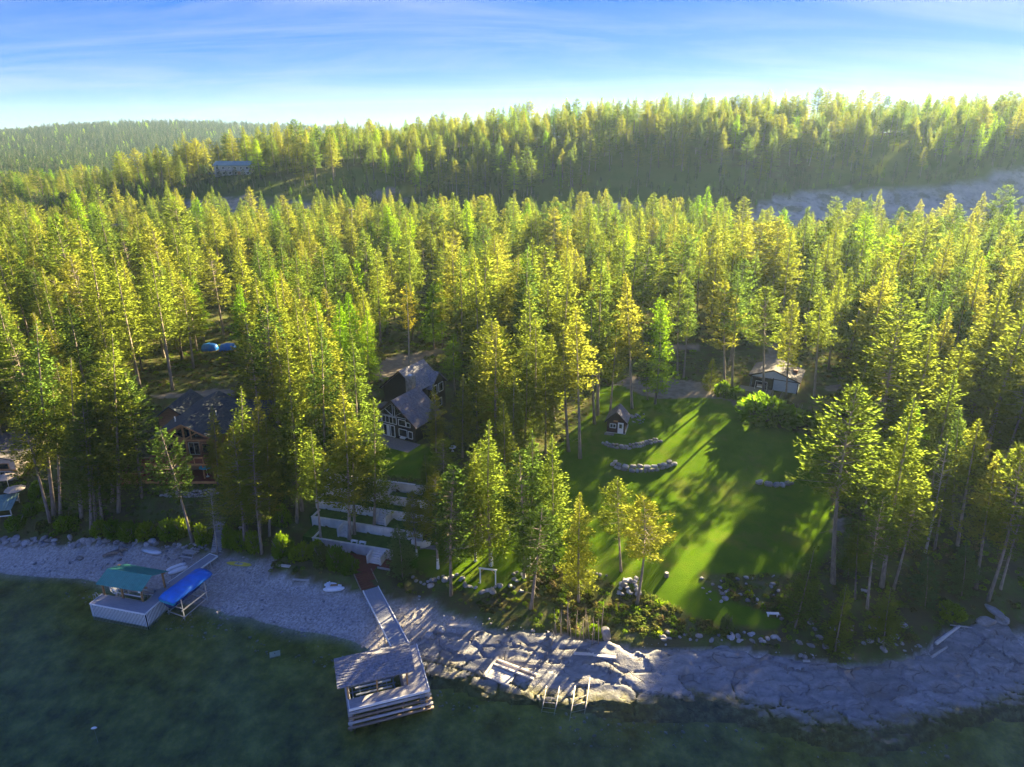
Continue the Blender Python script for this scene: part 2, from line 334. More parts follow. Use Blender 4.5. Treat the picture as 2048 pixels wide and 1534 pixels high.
def H(x, y, detail=True):
    shp = np.shape(x); x = np.atleast_1d(np.asarray(x, float)).ravel(); y = np.atleast_1d(np.asarray(y, float)).ravel()
    z = np.where((np.abs(x) < 520) & (y < 700) & (y > -60), 0, 0.)
    xc = np.clip(x, -480, 480); yc = np.clip(y, -40, 640); z = tps(xc, yc)
    # beyond the ridge: a valley, then the far hill
    far = np.interp(y, [640, 900, 1250, 1900, 2050, 2600, 3500], [0, 0, .12, 1, .97, .6, .5])
    ridge = np.interp(x, [-2600, -1600, -1350, -1050, -800, -400, 0, 2600], [10, 14, 30, 62, 64, 42, 30, 30])+14*fbm(x/260., y/260., 5)*2
    k = smooth01((y-600)/250.); z = z*(1-k)+k*(4+far*(ridge-4))
    kx = smooth01((np.abs(x)-420)/300.)*smooth01((y-120)/300.); z = np.where(y < 900, z*(1-kx)+kx*np.interp(x, [-800, 0, 800], [4, 10, 40]), z)
    if detail:
        rough = smooth01((y-135)/60.); z = z + fbm(x/14., y/14., 11)*(.25+1.6*rough) + fbm(x/3., y/3., 12)*(.12+.5*rough)
    for (cx, cy, hw, hd, yaw, pz, bl) in PADS:
        lx = (x-cx)*math.cos(yaw)+(y-cy)*math.sin(yaw); ly = -(x-cx)*math.sin(yaw)+(y-cy)*math.cos(yaw)
        d = np.maximum(np.maximum(np.abs(lx)-hw, np.abs(ly)-hd), 0); k = 1-smooth01(d/bl); z = z*(1-k)+pz*k
    u, v = tuv(x, y)
    st = np.full(len(x), 2.6)
    for k_, (vv, zz) in enumerate(TWALL): st = np.where(v > vv+.3, (TWALL[k_][1]-.5 if k_ < 4 else 9.1), st)
    d = np.maximum(np.maximum(-2.5-u, u-16.5), np.maximum(-5.0-v, v-11.5)); k = 1-smooth01(np.maximum(d, 0)/2.0)
    z = z*(1-k)+np.minimum(st, np.where(v > 9.8, st, 99))*k
    return z.reshape(shp)
def zt(x, y): return float(H(np.array([x]), np.array([y]))[0])
def G(px, py, ymin=20, ymax=900):                   # where the pixel's ray meets the ground
    d = ray(px, py); ys = np.concatenate([np.arange(ymin, 200, .5), np.arange(200, ymax, 3.)]); t = ys/d[1]
    zz = CAMZ+d[2]*t; h = H(d[0]*t, ys); k = np.where(zz < h)[0]
    if len(k) == 0: return np.array([d[0]*t[-1], ys[-1], h[-1]])
    i = max(k[0], 1); a = (zz[i-1]-h[i-1]); b = (h[i]-zz[i]); f = a/(a+b+1e-9); tt = t[i-1]+(t[i]-t[i-1])*f
    return np.array([d[0]*tt, d[1]*tt, zt(d[0]*tt, d[1]*tt)])
def Gs(pts): return [G(*p) for p in pts]

LAWN_PX = [(1118,1136),(1160,1150),(1215,1156),(1245,1170),(1290,1182),(1340,1205),(1400,1238),(1470,1252),(1556,1254),(1560,1240),(1500,1216),(1440,1195),(1400,1160),(1395,1140),(1480,1148),(1560,1146),(1625,1140),
           (1660,1095),(1662,1010),(1650,940),(1640,880),(1560,856),(1510,846),(1490,832),(1455,800),(1400,795),(1330,800),(1280,790),(1240,770),(1200,775),(1180,830),(1130,880),(1090,920),(1060,960),(1060,1050),(1080,1110)]
LAWN2_PX = [(826,1100),(860,1088),(900,1100),(960,1095),(1030,1050),(1070,1040),(1080,1090),(1060,1130),(1040,1160),(1000,1180),(960,1186),(905,1170),(860,1150),(820,1130)]
LAWN3_PX = [(700,905),(760,885),(850,890),(880,920),(850,960),(780,952),(660,942),(650,925)]
SHELF_PX = [(815,1290),(840,1262),(900,1240),(960,1246),(1040,1256),(1120,1262),(1200,1276),(1290,1292),(1380,1290),(1450,1284),(1520,1300),(1620,1320),(1720,1330),(1800,1318),(1850,1290),(1880,1256),(1950,1238),(2060,1222),(2110,1222),
            (2110,1450),(2000,1450),(1900,1470),(1840,1500),(1750,1520),(1640,1500),(1540,1470),(1440,1450),(1340,1450),(1260,1450),(1150,1425),(1050,1412),(960,1395),(900,1372),(850,1370),(825,1335)]
LAWN = [tuple(p[:2]) for p in Gs(LAWN_PX)]; LAWN2 = [tuple(p[:2]) for p in Gs(LAWN2_PX)]; LAWN3 = [tuple(p[:2]) for p in Gs(LAWN3_PX)]
SHELF = [tuple(P(x, y, float(np.interp(y, [1220, 1290, 1400, 1450], [2.2, 1.9, 0, -.5])))[:2]) for x, y in SHELF_PX]

def pdist(x, y, poly):                              # distance to a closed polyline
    best = np.full(len(x), 1e9)
    for i in range(len(poly)):
        ax, ay = poly[i]; bx, by = poly[(i+1) % len(poly)]; vx, vy = bx-ax, by-ay; L2 = vx*vx+vy*vy+1e-9
        t = np.clip(((x-ax)*vx+(y-ay)*vy)/L2, 0, 1); best = np.minimum(best, np.hypot(x-ax-t*vx, y-ay-t*vy))
    return best
def sdf(x, y, poly): d = pdist(x, y, poly); return np.where(inpoly(x, y, poly), -d, d)

xs = np.unique(np.concatenate([np.arange(-75, 75.1, .6), np.arange(-140, -75, 2.2), np.arange(75, 140, 2.2), np.arange(-520, -140, 7), np.arange(140, 521, 7), np.arange(-2000, -520, 50), np.arange(520, 2001, 50)]).round(3))
ys = np.unique(np.concatenate([np.arange(34, 140, .6), np.arange(140, 220, 2.2), np.arange(220, 560, 5), np.arange(560, 900, 20), np.arange(900, 2350, 50), np.arange(-300, -40, 40), np.arange(-40, 34, 5)]).round(3))
gx, gy = np.meshgrid(xs, ys); nx, ny = len(xs), len(ys)
gz = H(gx, gy)
fx, fy = gx.ravel(), gy.ravel()
near = (np.abs(fx) < 140) & (fy > 20) & (fy < 160)
dl = np.full(len(fx), 99.); 
for poly in (LAWN, LAWN2, LAWN3): dl[near] = np.minimum(dl[near], sdf(fx[near], fy[near], poly))
ds = np.full(len(fx), 99.); ds[near] = sdf(fx[near], fy[near], SHELF)
zf = gz.ravel().copy()
zf = np.where(ds < -.3, zf-.45, zf)
zsm = np.zeros(len(fx)); 
# smooth the lawn: take the low-detail height there
kl = 1-smooth01((dl+.5)/2.0); sel = kl > 0
zf[sel] = zf[sel]*(1-kl[sel]) + H(fx[sel], fy[sel], False)*kl[sel]
def Hf(x, y): 
    """ground as built (lawns are smooth)"""
    x = np.atleast_1d(np.asarray(x, float)); y = np.atleast_1d(np.asarray(y, float)); z = H(x, y); d = np.full(len(x), 99.)
    for poly in (LAWN, LAWN2, LAWN3): d = np.minimum(d, sdf(x, y, poly))
    k = 1-smooth01((d+.5)/2.); return z*(1-k)+H(x, y, False)*k
def zg(x, y): return float(Hf(np.array([x]), np.array([y]))[0])

# masks for the ground material: r beach gravel, g grass, b bare rock
ppx, ppy = proj((fx, fy, zf)); ppx = np.where(fy > 1, ppx, -999)
beach = smooth01((1.9+.5*fbm(fx/2., fy/2., 3)*2-zf)/.6)*(fx < -4)*(fy < 120)*(zf > -.35)
beach = np.maximum(beach, smooth01((1.55+.5*fbm(fx/2., fy/2., 3)-zf)/.4)*(fx >= -4)*(fy < 120)*(zf > -.35))
lake = smooth01((.05-zf)/.25)*(fy < 120)
grass = 1-smooth01((dl+fbm(fx/1.2, fy/1.2, 8)*.8)/.35)
hillgrass = smooth01((fbm(fx/30., fy/30., 21)+.22)/.12)*smooth01((fy-345)/15)
cut = np.zeros(len(fx)); m_ = (fy > 330) & (fy < 420)
cutpoly = [(1110,412),(1200,404),(1290,412),(1330,450),(1500,452),(1500,425),(1540,398),(1600,382),(1720,378),(1800,382),(1880,372),(1960,355),(2060,335),(2140,330),(2140,470),(1500,470),(1100,440)]
cut[m_] = inpoly(ppx[m_]+fbm(fx[m_]/6., fy[m_]/6., 4)*24, ppy[m_]+fbm(fx[m_]/5., fy[m_]/5., 6)*14, cutpoly)
cut2 = np.zeros(len(fx)); cutpoly2 = [(90,470),(180,430),(300,408),(420,396),(560,392),(640,408),(560,430),(420,450),(250,480),(100,500)]
cut2[m_] = inpoly(ppx[m_]+fbm(fx[m_]/6., fy[m_]/6., 14)*30, ppy[m_]+fbm(fx[m_]/5., fy[m_]/5., 16)*20, cutpoly2)
dirtpolys = [[(742,748),(770,716),(850,702),(890,694),(895,702),(850,716),(830,735),(790,750),(760,765)],
             [(1225,770),(1260,752),(1330,755),(1400,765),(1470,778),(1500,800),(1505,840),(1480,838),(1440,800),(1380,796),(1310,800),(1280,792)],
             [(1525,735),(1535,690),(1560,680),(1556,715),(1570,745)], [(1650,770),(1720,765),(1720,775),(1650,785)],
             [(1640,1040),(1690,1035),(1690,1065),(1640,1068)], [(720,395),(780,372),(800,385),(770,390),(830,400),(800,402)], [(1290,705),(1340,690),(1400,690),(1400,700),(1340,702)],
             [(280,790),(360,785),(470,775),(470,790),(360,800)]]
dirt = np.zeros(len(fx)); vis = (fy > 60) & (fy < 420)
for poly in dirtpolys: dirt[vis] = np.maximum(dirt[vis], inpoly(ppx[vis]+fbm(fx[vis]/2., fy[vis]/2., 9)*10, ppy[vis]+fbm(fx[vis]/2., fy[vis]/2., 10)*8, poly))
def grid_mesh(name, z, mat, mask=None):
    me = bpy.data.meshes.new(name); idx = np.arange(nx*ny).reshape(ny, nx)
    q = np.stack([idx[:-1, :-1], idx[:-1, 1:], idx[1:, 1:], idx[1:, :-1]], -1).reshape(-1, 4)
    me.from_pydata(np.c_[fx, fy, z], [], q.tolist()); me.materials.append(mat); me.polygons.foreach_set('use_smooth', [True]*len(q)); return me
def groundmat():
    m, t, o = newmat('ground')
    a = t.nodes.new('ShaderNodeVertexColor'); a.layer_name = 'mask'; s = t.nodes.new('ShaderNodeSeparateColor'); t.links.new(a.outputs[0], s.inputs[0])
    a2 = t.nodes.new('ShaderNodeVertexColor'); a2.layer_name = 'mask2'; s2 = t.nodes.new('ShaderNodeSeparateColor'); t.links.new(a2.outputs[0], s2.inputs[0])
    n1 = noise(t, .35, 6, .62); n2 = noise(t, 3.5, 4, .6); n3 = noise(t, .06, 4)
    forest = ramp(t, n1, [(.3, (.085,.07,.04)), (.45, (.095,.09,.032)), (.58, (.09,.125,.025)), (.72, (.17,.145,.09))])
    forest = mixc(t, ramp(t, n2, [(.3, (0,0,0)), (.7, (.5,.5,.5))]), forest, (.10,.09,.045))
    hg = ramp(t, n3, [(.3, (.09,.14,.02)), (.7, (.15,.165,.035))])
    col = mixc(t, s2.outputs[0], forest, hg)
    v = t.nodes.new('ShaderNodeTexVoronoi'); v.inputs['Scale'].default_value = 4.5; c0 = t.nodes.new('ShaderNodeTexCoord'); t.links.new(c0.outputs['Object'], v.inputs['Vector'])
    grav = ramp(t, v.outputs['Color'], [(.1, (.28,.26,.235)), (.5, (.42,.39,.355)), (.9, (.57,.535,.49))])
    grav = mixc(t, ramp(t, noise(t, .25, 5, .6, stretch=(.5,1.6,1)), [(.35, (0,0,0)), (.65, (.55,.55,.55))]), grav, (.30,.275,.25))
    col = mixc(t, s.outputs[0], col, grav)
    bed = ramp(t, noise(t, .35, 6, .7), [(.36, (.09,.10,.022)), (.5, (.20,.21,.05)), (.64, (.36,.35,.10))])
    bed = mixc(t, ramp(t, v.outputs['Color'], [(.4, (0,0,0)), (.9, (.35,.35,.35))]), bed, (.2,.19,.12))
    col = mixc(t, s2.outputs[1], col, bed)
    rk = ramp(t, noise(t, .22, 6, .65), [(.3, (.32,.265,.20)), (.5, (.48,.405,.315)), (.7, (.62,.53,.42))])
    rk = mixc(t, ramp(t, noise(t, .09, 5, .7), [(.5, (0,0,0)), (.62, (.7,.7,.7))]), rk, (.10,.10,.05))
    col = mixc(t, s.outputs[2], col, rk)
    dt = ramp(t, noise(t, .8, 5), [(.3, (.18,.15,.11)), (.7, (.27,.23,.18))])
    col = mixc(t, s2.outputs[2], col, dt)
    lw = ramp(t, noise(t, .35, 5, .6), [(.3, (.055,.125,.006)), (.5, (.075,.15,.007)), (.7, (.10,.165,.009))])
    lw = mixc(t, ramp(t, noise(t, 14, 2, .6), [(.35, (0,0,0)), (.7, (.35,.35,.35))]), lw, (.13,.185,.009))
    lw = mixc(t, ramp(t, noise(t, .16, 6, .68), [(.52, (0,0,0)), (.66, (.6,.6,.6))]), lw, (.14,.15,.03))
    lw = mixc(t, ramp(t, noise(t, .9, 5, .7), [(.60, (0,0,0)), (.72, (.55,.55,.55))]), lw, (.12,.115,.04))
    col = mixc(t, s.outputs[1], col, lw)
    hgt = mixc(t, s.outputs[1], n2, noise(t, 9, 3))
    b = t.nodes.new('ShaderNodeBump'); b.inputs['Strength'].default_value = .8; b.inputs['Distance'].default_value = .12; t.links.new(hgt, b.inputs['Height'])
    bsdf(t, o, col, 1.0, b.outputs[0], 0, 0.0); return m
me = grid_mesh('ground', zf, groundmat())
def setcol(me, name, r, g, b):
    ca = me.color_attributes.new(name, 'FLOAT_COLOR', 'POINT'); ca.data.foreach_set('color', np.c_[r, g, b, np.ones(len(r))].astype(np.float32).ravel())
setcol(me, 'mask', np.clip(beach, 0, 1), grass, np.maximum(cut, cut2*np.clip(.15+1.6*(fbm(fx/9., fy/9., 44)+.2), 0, .7))); setcol(me, 'mask2', hillgrass, lake, dirt)
ground = link('ground', me, kind='structure')

# ------------------------------------------------------------------ water
def watermat():
    m, t, o = newmat('lake_water')
    n = noise(t, .9, 3, .5, stretch=(1, 1.6, 1)); n2 = noise(t, 4.5, 2, .5)
    h = math_(t, 'MULTIPLY_ADD', n2, .25); t.links.new(n, h.node.inputs[2])
    nb = bump(t, h, .42, .25)
    fr = t.nodes.new('ShaderNodeFresnel'); fr.inputs[0].default_value = 1.33; t.links.new(nb, fr.inputs[1])
    g = t.nodes.new('ShaderNodeBsdfGlossy'); g.inputs['Roughness'].default_value = .04; t.links.new(nb, g.inputs['Normal'])
    tr = t.nodes.new('ShaderNodeBsdfTransparent'); tr.inputs[0].default_value = (.84,.98,.85,1)
    ms = t.nodes.new('ShaderNodeMixShader'); t.links.new(fr.outputs[0], ms.inputs[0]); t.links.new(tr.outputs[0], ms.inputs[1]); t.links.new(g.outputs[0], ms.inputs[2])
    t.links.new(ms.outputs[0], o.inputs[0])
    va = t.nodes.new('ShaderNodeVolumeAbsorption'); va.inputs[0].default_value = (.30,.70,.38,1); va.inputs[1].default_value = .04
    t.links.new(va.outputs[0], o.inputs['Volume']); return m
wb = MB(); wb.box(-420, 420, -280, 118, -16, 0); water = wb.build('lake_water', watermat(), kind='structure')
water['label'] = 'dark green lake water with clear shallows'

# ------------------------------------------------------------------ highway across the hill foot
def strip(path, wd, th=.12):
    b = MB(); pts = [Vector(p) for p in path]; prev = None
    for i, p in enumerate(pts):
        d = (pts[min(i+1, len(pts)-1)]-pts[max(i-1, 0)]); d.z = 0; d.normalize(); s = Vector((-d.y, d.x, 0))*wd/2
        b.v += [tuple(p-s), tuple(p+s), tuple(p-s-Vector((0,0,th))), tuple(p+s-Vector((0,0,th)))]
        if i: k = 4*i; b.f += [(k-4, k, k+1, k-3), (k-2, k-1, k+3, k+2), (k-4, k-2, k+2, k), (k-3, k+1, k+3, k-1)]
    n = len(b.v); b.f += [(0, 1, 3, 2), (n-4, n-2, n-1, n-3)]; return b
M['asphalt'] = pmat('asphalt', (.13,.13,.135), .2, 1.5, .9, .2)
hw = [(x, 341.5, 17.9) for x in range(60, 400, 8)]
strip(hw, 8, .8).build('highway', M['asphalt'], kind='structure')
gr = thing('guard_rail', 'pale guard rail along the near edge of the highway below the rock cut', 'guard rail', (hw[0][0], hw[0][1]-4.3, hw[0][2]))
bb = MB(); r0 = Vector(gr.location)
for i in range(len(hw)-1): bb.beam(Vector((hw[i][0], hw[i][1]-4.3, hw[i][2]+.65))-r0, Vector((hw[i+1][0], hw[i+1][1]-4.3, hw[i+1][2]+.65))-r0, .1, .35)
bb.build('rail', M['metalgrey'], gr)
for i in range(0, len(hw), 2):
    q = MB(); p = Vector((hw[i][0], hw[i][1]-4.45, hw[i][2]))-r0; q.box(p.x-.08, p.x+.08, p.y-.08, p.y+.08, p.z-1.2, p.z+.75); q.build('post', M['greywood'], gr)

# ------------------------------------------------------------------ gravel path on the left lawn
pp = Gs([(812,1098),(850,1092),(890,1094),(930,1090),(965,1080),(995,1066),(1025,1048),(1050,1036)])
path = []
for i in range(len(pp)-1):
    for k in range(5): q = pp[i]+(pp[i+1]-pp[i])*k/5; path.append((q[0], q[1], zg(q[0], q[1])+.05))
M['path'] = pmat('path_gravel', (.21,.19,.175), .25, 4, .95, .5)
strip(path, 1.35, .3).build('garden_path', M['path'], kind='structure')

# ------------------------------------------------------------------ bedrock shelf: every slab a piece
sx = np.arange(-14, 62, .2); sy = np.arange(42, 82, .2); Xs, Ys = np.meshgrid(sx, sy); X1, Y1 = Xs.ravel(), Ys.ravel()
sdm = sdf(X1, Y1, SHELF)+fbm(X1/2.2, Y1/2.2, 31)*2.2
rs = np.random.RandomState(3)
def shelf_cells():
    pts = []
    ang = R(-14); ca, sa = math.cos(ang), math.sin(ang)
    for tries in range(9000):
        p = np.array([rs.uniform(-14, 62), rs.uniform(42, 82)])
        big = 1.0 if vnoise(p[0]/9, p[1]/9, 40) > .45 else .62
        ok = True
        for q in pts:
            d = p-q; e = np.hypot((d[0]*ca+d[1]*sa)/2.3, -d[0]*sa+d[1]*ca)
            if e < 2.3*big: ok = False; break
        if ok: pts.append(p)
    return np.array(pts), ca, sa
cells, ca, sa = shelf_cells()
wx = X1+fbm(X1/2.5, Y1/2.5, 33)*1.6; wy = Y1+fbm(X1/2.5, Y1/2.5, 34)*1.6
d1 = np.full(len(X1), 1e9); d2 = d1.copy(); cid = np.zeros(len(X1), int)
for k, q in enumerate(cells):
    e = np.hypot(((wx-q[0])*ca+(wy-q[1])*sa)/2.3, -(wx-q[0])*sa+(wy-q[1])*ca); nw = e < d1
    d2 = np.where(nw, d1, np.minimum(d2, e)); cid = np.where(nw, k, cid); d1 = np.where(nw, e, d1)
off = rs.uniform(-.09, .11, len(cells)); tlt = rs.uniform(-.035, .035, (len(cells), 2)); gw = rs.uniform(.02, .10, len(cells))
base = H(X1, Y1, False)
Zs = base+.06+off[cid]+tlt[cid, 0]*(X1-cells[cid, 0])+tlt[cid, 1]*(Y1-cells[cid, 1])+fbm(X1/1.3, Y1/1.3, 35)*.15+(.05)*np.sin((Y1*1.0+X1*.22+fbm(X1/5, Y1/5, 36)*6)*3.4)
groove = 1-smooth01((d2-d1)/(gw[cid]*1.6+.02)); Zs -= groove*.34
Zs -= smooth01((sdm+.9)/.9)*.5
Zs = np.maximum(Zs, base-.44)
n1x = len(sx); n1y = len(sy); idx = np.arange(n1x*n1y).reshape(n1y, n1x)
q = np.stack([idx[:-1, :-1], idx[:-1, 1:], idx[1:, 1:], idx[1:, :-1]], -1).reshape(-1, 4)
keep = (sdm[q] < 0).all(1); q = q[keep]; qc = cid[q[:, 0]]
def shelfmat():
    m, t, o = newmat('bedrock')
    n = noise(t, .55, 7, .66, stretch=(.6, 1.5, 1)); col = ramp(t, n, [(.28, (.12,.12,.122)), (.46, (.21,.21,.212)), (.6, (.29,.285,.28)), (.75, (.40,.385,.365))])
    col = mixc(t, ramp(t, noise(t, .22, 6, .7), [(.5, (0,0,0)), (.66, (.8,.8,.8))]), col, (.20,.17,.145))
    col = mixc(t, ramp(t, noise(t, 2.6, 5, .7), [(.55, (0,0,0)), (.75, (.6,.6,.6))]), col, (.12,.115,.11))
    oi = t.nodes.new('ShaderNodeObjectInfo'); h = t.nodes.new('ShaderNodeHueSaturation'); t.links.new(col, h.inputs['Color'])
    vv = math_(t, 'MULTIPLY_ADD', oi.outputs['Random'], .4); vv.node.inputs[2].default_value = .8; t.links.new(vv, h.inputs['Value'])
    geo = t.nodes.new('ShaderNodeNewGeometry'); sz_ = t.nodes.new('ShaderNodeSeparateXYZ'); t.links.new(geo.outputs['Position'], sz_.inputs[0])
    vc = t.nodes.new('ShaderNodeTexVoronoi'); vc.feature = 'DISTANCE_TO_EDGE'; vc.inputs['Scale'].default_value = .5
    mpp = t.nodes.new('ShaderNodeMapping'); mpp.inputs['Scale'].default_value = (.5, 1.5, .4); mpp.inputs['Rotation'].default_value = (0, 0, .25)
    dn = t.nodes.new('ShaderNodeTexNoise'); dn.inputs['Scale'].default_value = .8; t.links.new(geo.outputs['Position'], dn.inputs['Vector'])
    dmx = t.nodes.new('ShaderNodeVectorMath'); dmx.operation = 'MULTIPLY_ADD'; dmx.inputs[1].default_value = (1.4, 1.4, 1.4); t.links.new(dn.outputs['Color'], dmx.inputs[0]); t.links.new(geo.outputs['Position'], dmx.inputs[2])
    t.links.new(dmx.outputs[0], mpp.inputs[0]); t.links.new(mpp.outputs[0], vc.inputs['Vector'])
    crack = ramp(t, vc.outputs['Distance'], [(0, (1, 1, 1)), (.035, (0, 0, 0))])
    wob = math_(t, 'MULTIPLY_ADD', noise(t, 1.2, 4), .5); t.links.new(sz_.outputs[2], wob.node.inputs[2])
    wet = ramp(t, wob, [(.26, (1, 1, 1)), (.50, (0, 0, 0))])
    brk = ramp(t, noise(t, .45, 4, .6), [(.47, (0, 0, 0)), (.62, (1, 1, 1))]); crack = math_(t, 'MULTIPLY', crack, brk)
    c2 = mixc(t, math_(t, 'MULTIPLY', crack, .55), h.outputs[0], (.05,.045,.04)); c3 = mixc(t, wet, c2, ramp(t, noise(t, .8, 5, .65), [(.35, (.07,.065,.03)), (.5, (.13,.12,.05)), (.65, (.24,.22,.11))]))
    hb_ = math_(t, 'SUBTRACT', noise(t, 3.2, 6, .7), math_(t, 'MULTIPLY', crack, .9))
    bsdf(t, o, c3, .85, bump(t, hb_, 1.0, .16), 0, .3); return m
M['bedrock'] = shelfmat()
shelf = thing('rock_shelf', None, None, (0, 0, 0)); tag(shelf, 'blue-grey cracked bedrock shelf sloping into the lake', kind='structure')
for k in np.unique(qc):
    qq = q[qc == k]
    if len(qq) < 12: continue
    u_, inv = np.unique(qq, return_inverse=True); c0 = cells[k]; z0 = float(Zs[u_].mean())
    me = bpy.data.meshes.new('slab'); me.from_pydata(np.c_[X1[u_]-c0[0], Y1[u_]-c0[1], Zs[u_]-z0], [], inv.reshape(-1, 4).tolist()); me.materials.append(M['bedrock'])
    me.polygons.foreach_set('use_smooth', [True]*len(qq))
    o = link('slab', me, shelf); o.location = (float(c0[0]), float(c0[1]), z0)
# ------------------------------------------------------------------ trees
def sprays(pos, dirs, size, rs, wd=.5, flat=.6):
    """many small kite-shaped needle sprays; pos, dirs (n,3), size (n,)"""
    n = len(pos); d = dirs/np.linalg.norm(dirs, axis=1, keepdims=True)
    up = np.tile([0, 0, 1.], (n, 1))+rs.normal(0, flat, (n, 3)); s = np.cross(d, up); s /= np.linalg.norm(s, axis=1, keepdims=True)+1e-9
    nn = np.cross(s, d); sz = size[:, None]
    a = pos-d*sz*.35; b = pos+s*sz*wd*.5+d*sz*.1-nn*sz*.10; c = pos+d*sz*.75; e = pos-s*sz*wd*.5+d*sz*.1-nn*sz*.10
    V = np.stack([a, b, c, e], 1).reshape(-1, 3); k = np.arange(n)*4
    F = np.concatenate([np.stack([k, k+1, k+2], 1), np.stack([k, k+2, k+3], 1)])
    return V, F
def np_mesh(name, parts, mats):
    """parts: list of (V, F(list of index rows), material index)"""
    V = []; F = []; MI = []; b = 0
    for v, f, mi in parts:
        V.append(np.asarray(v, float)); 
        for row in f: F.append([int(i)+b for i in row]); MI.append(mi)
        b += len(v)
    me = bpy.data.meshes.new(name); me.from_pydata(np.concatenate(V).tolist(), [], F)
    for m in mats: me.materials.append(m)
    me.polygons.foreach_set('material_index', MI); return me
def conifer_geo(seed, Ht=20., Rc=2.7, cb=.35, style='fir', dens=1.0, sz=.62, bare=0):
    rs = np.random.RandomState(seed); P_ = []; D_ = []; S_z = []; tw = MB()
    zb = Ht*cb; z = zb; lob = rs.uniform(0, 6.28, 3); ecc = rs.uniform(.85, 1.15)
    bend = rs.normal(0, .012, 2)
    def axis(zz): return np.array([bend[0]*Ht*math.sin(zz/Ht*3), bend[1]*Ht*math.sin(zz/Ht*2.2), 0])
    while z < Ht-.25:
        t = (z-zb)/(Ht-zb)
        if style == 'fir': r = Rc*1.12*((1-t)**.95)*min(1, .66+t*2.6)+.14
        elif style == 'pine': r = Rc*(max(0, 1-t**1.75))**.8*min(1, .55+t*1.6)+.22
        elif style == 'larch': r = Rc*((1-t)**.72)*min(1, .5+t*3.2)+.18
        else: r = Rc*math.sin(math.pi*min(1, .12+.88*t))**.75*(1-t*.35)+.1
        nb = rs.randint(4, 7) if style == 'pine' else rs.randint(5, 8)
        a0 = rs.uniform(0, 6.28); lvl = rs.uniform(.78, 1.12)
        for k in range(nb):
            az = a0+6.283*k/nb+rs.normal(0, .25)
            ln = r*lvl*rs.uniform(.62, 1.16)*(1+.16*math.sin(2*az+lob[0]+z*.35)+.10*math.sin(3*az+lob[1]-z*.6))
            if rs.rand() < .07: ln *= 1.25
            if rs.rand() < .10: continue
            el = np.interp(t, [0, .35, .8, 1], [-.30, -.05, .35, .9]) if style != 'pine' else np.interp(t, [0, .3, .8, 1], [-.22, .08, .4, .9])
            el += rs.normal(0, .12)
            hd = np.array([math.cos(az), math.sin(az), 0]); o = axis(z)+np.array([0, 0, z])
            tip_up = .22 if style == 'pine' else .12
            m = max(2, int(ln/(sz*.42)*dens))
            fr = np.sort(rs.uniform(.28 if style != 'pine' else .42, 1.02, m)) if ln > .6 else rs.uniform(.1, 1, m)
            for f in fr:
                zz = math.sin(el)*ln*f + tip_up*ln*f*f - .10*ln*f
                c = o+hd*ln*f*math.cos(el)+np.array([0, 0, zz])
                side = rs.normal(0, .22*ln*(1-f*.45)+.05); c = c+np.array([-hd[1], hd[0], 0])*side+np.array([0, 0, rs.normal(0, .12)])
                dd = hd*.9+np.array([-hd[1], hd[0], 0])*(side*1.3+rs.normal(0, .5))+np.array([0, 0, rs.uniform(-.1, .55) if style != 'larch' else rs.uniform(-.5, .5)])
                P_.append(c); D_.append(dd); S_z.append(sz*rs.uniform(.6, 1.25)*(1.15 if style == 'pine' else 1)*(.65+.35*min(1, ln/1.2)))
            if style in ('pine',) and ln > .8 and rs.rand() < .6:
                e = o+hd*ln*.85*math.cos(el)+np.array([0, 0, math.sin(el)*ln*.85+tip_up*ln*.7-.08*ln]); tw.tube([o, e], [.045, .015], 3, False)
        z += rs.uniform(.30, .52)*(1.0 if style != 'pine' else 1.15)
    P_.append(np.array([0, 0, Ht-.1])+axis(Ht)); D_.append(np.array([.05, 0, 1.])); S_z.append(.28)
    V, F = sprays(np.array(P_), np.array(D_), np.array(S_z), rs, .48 if style != 'larch' else .6)
    tr = MB(); zs = np.linspace(-.6, Ht*.985, 9); rad = [max(.03, (.021*Ht*.55)*(1-.9*max(0, q)/Ht)) for q in zs]; rad[0] *= 1.35
    tr.tube([tuple(axis(q)+np.array([0, 0, q])) for q in zs], rad, 7)
    zz = Ht*.12
    while zz < zb:                                  # dead stubs under the crown
        az = rs.uniform(0, 6.28); ln = rs.uniform(.4, 1.5); o = axis(zz)+np.array([0, 0, zz])
        tr.tube([o, o+np.array([math.cos(az)*ln, math.sin(az)*ln, rs.uniform(-.35, .1)*ln])], [.03, .01], 3, False); zz += rs.uniform(.3, .9)
    return (V, F), tr, tw
class Proto: pass
def make_proto(kind, seed, **kw):
    (V, F), tr, tw = conifer_geo(seed, **{k: v for k, v in kw.items() if k not in ('leaf', 'bark')})
    p = Proto(); p.H = kw.get('Ht', 20.); p.kind = kind
    leaf = M[kw.get('leaf', 'needle')]; bark = M[kw.get('bark', 'bark')]
    parts = [(V, F, 0)]
    if tw.v: parts.append((tw.v, tw.f, 1))
    p.crown = np_mesh('crown', parts, [leaf, bark]); p.trunk = tr.mesh('trunk', bark, True)
    p.joint = np_mesh('tree', parts+[(tr.v, tr.f, 1)], [leaf, bark]); return p
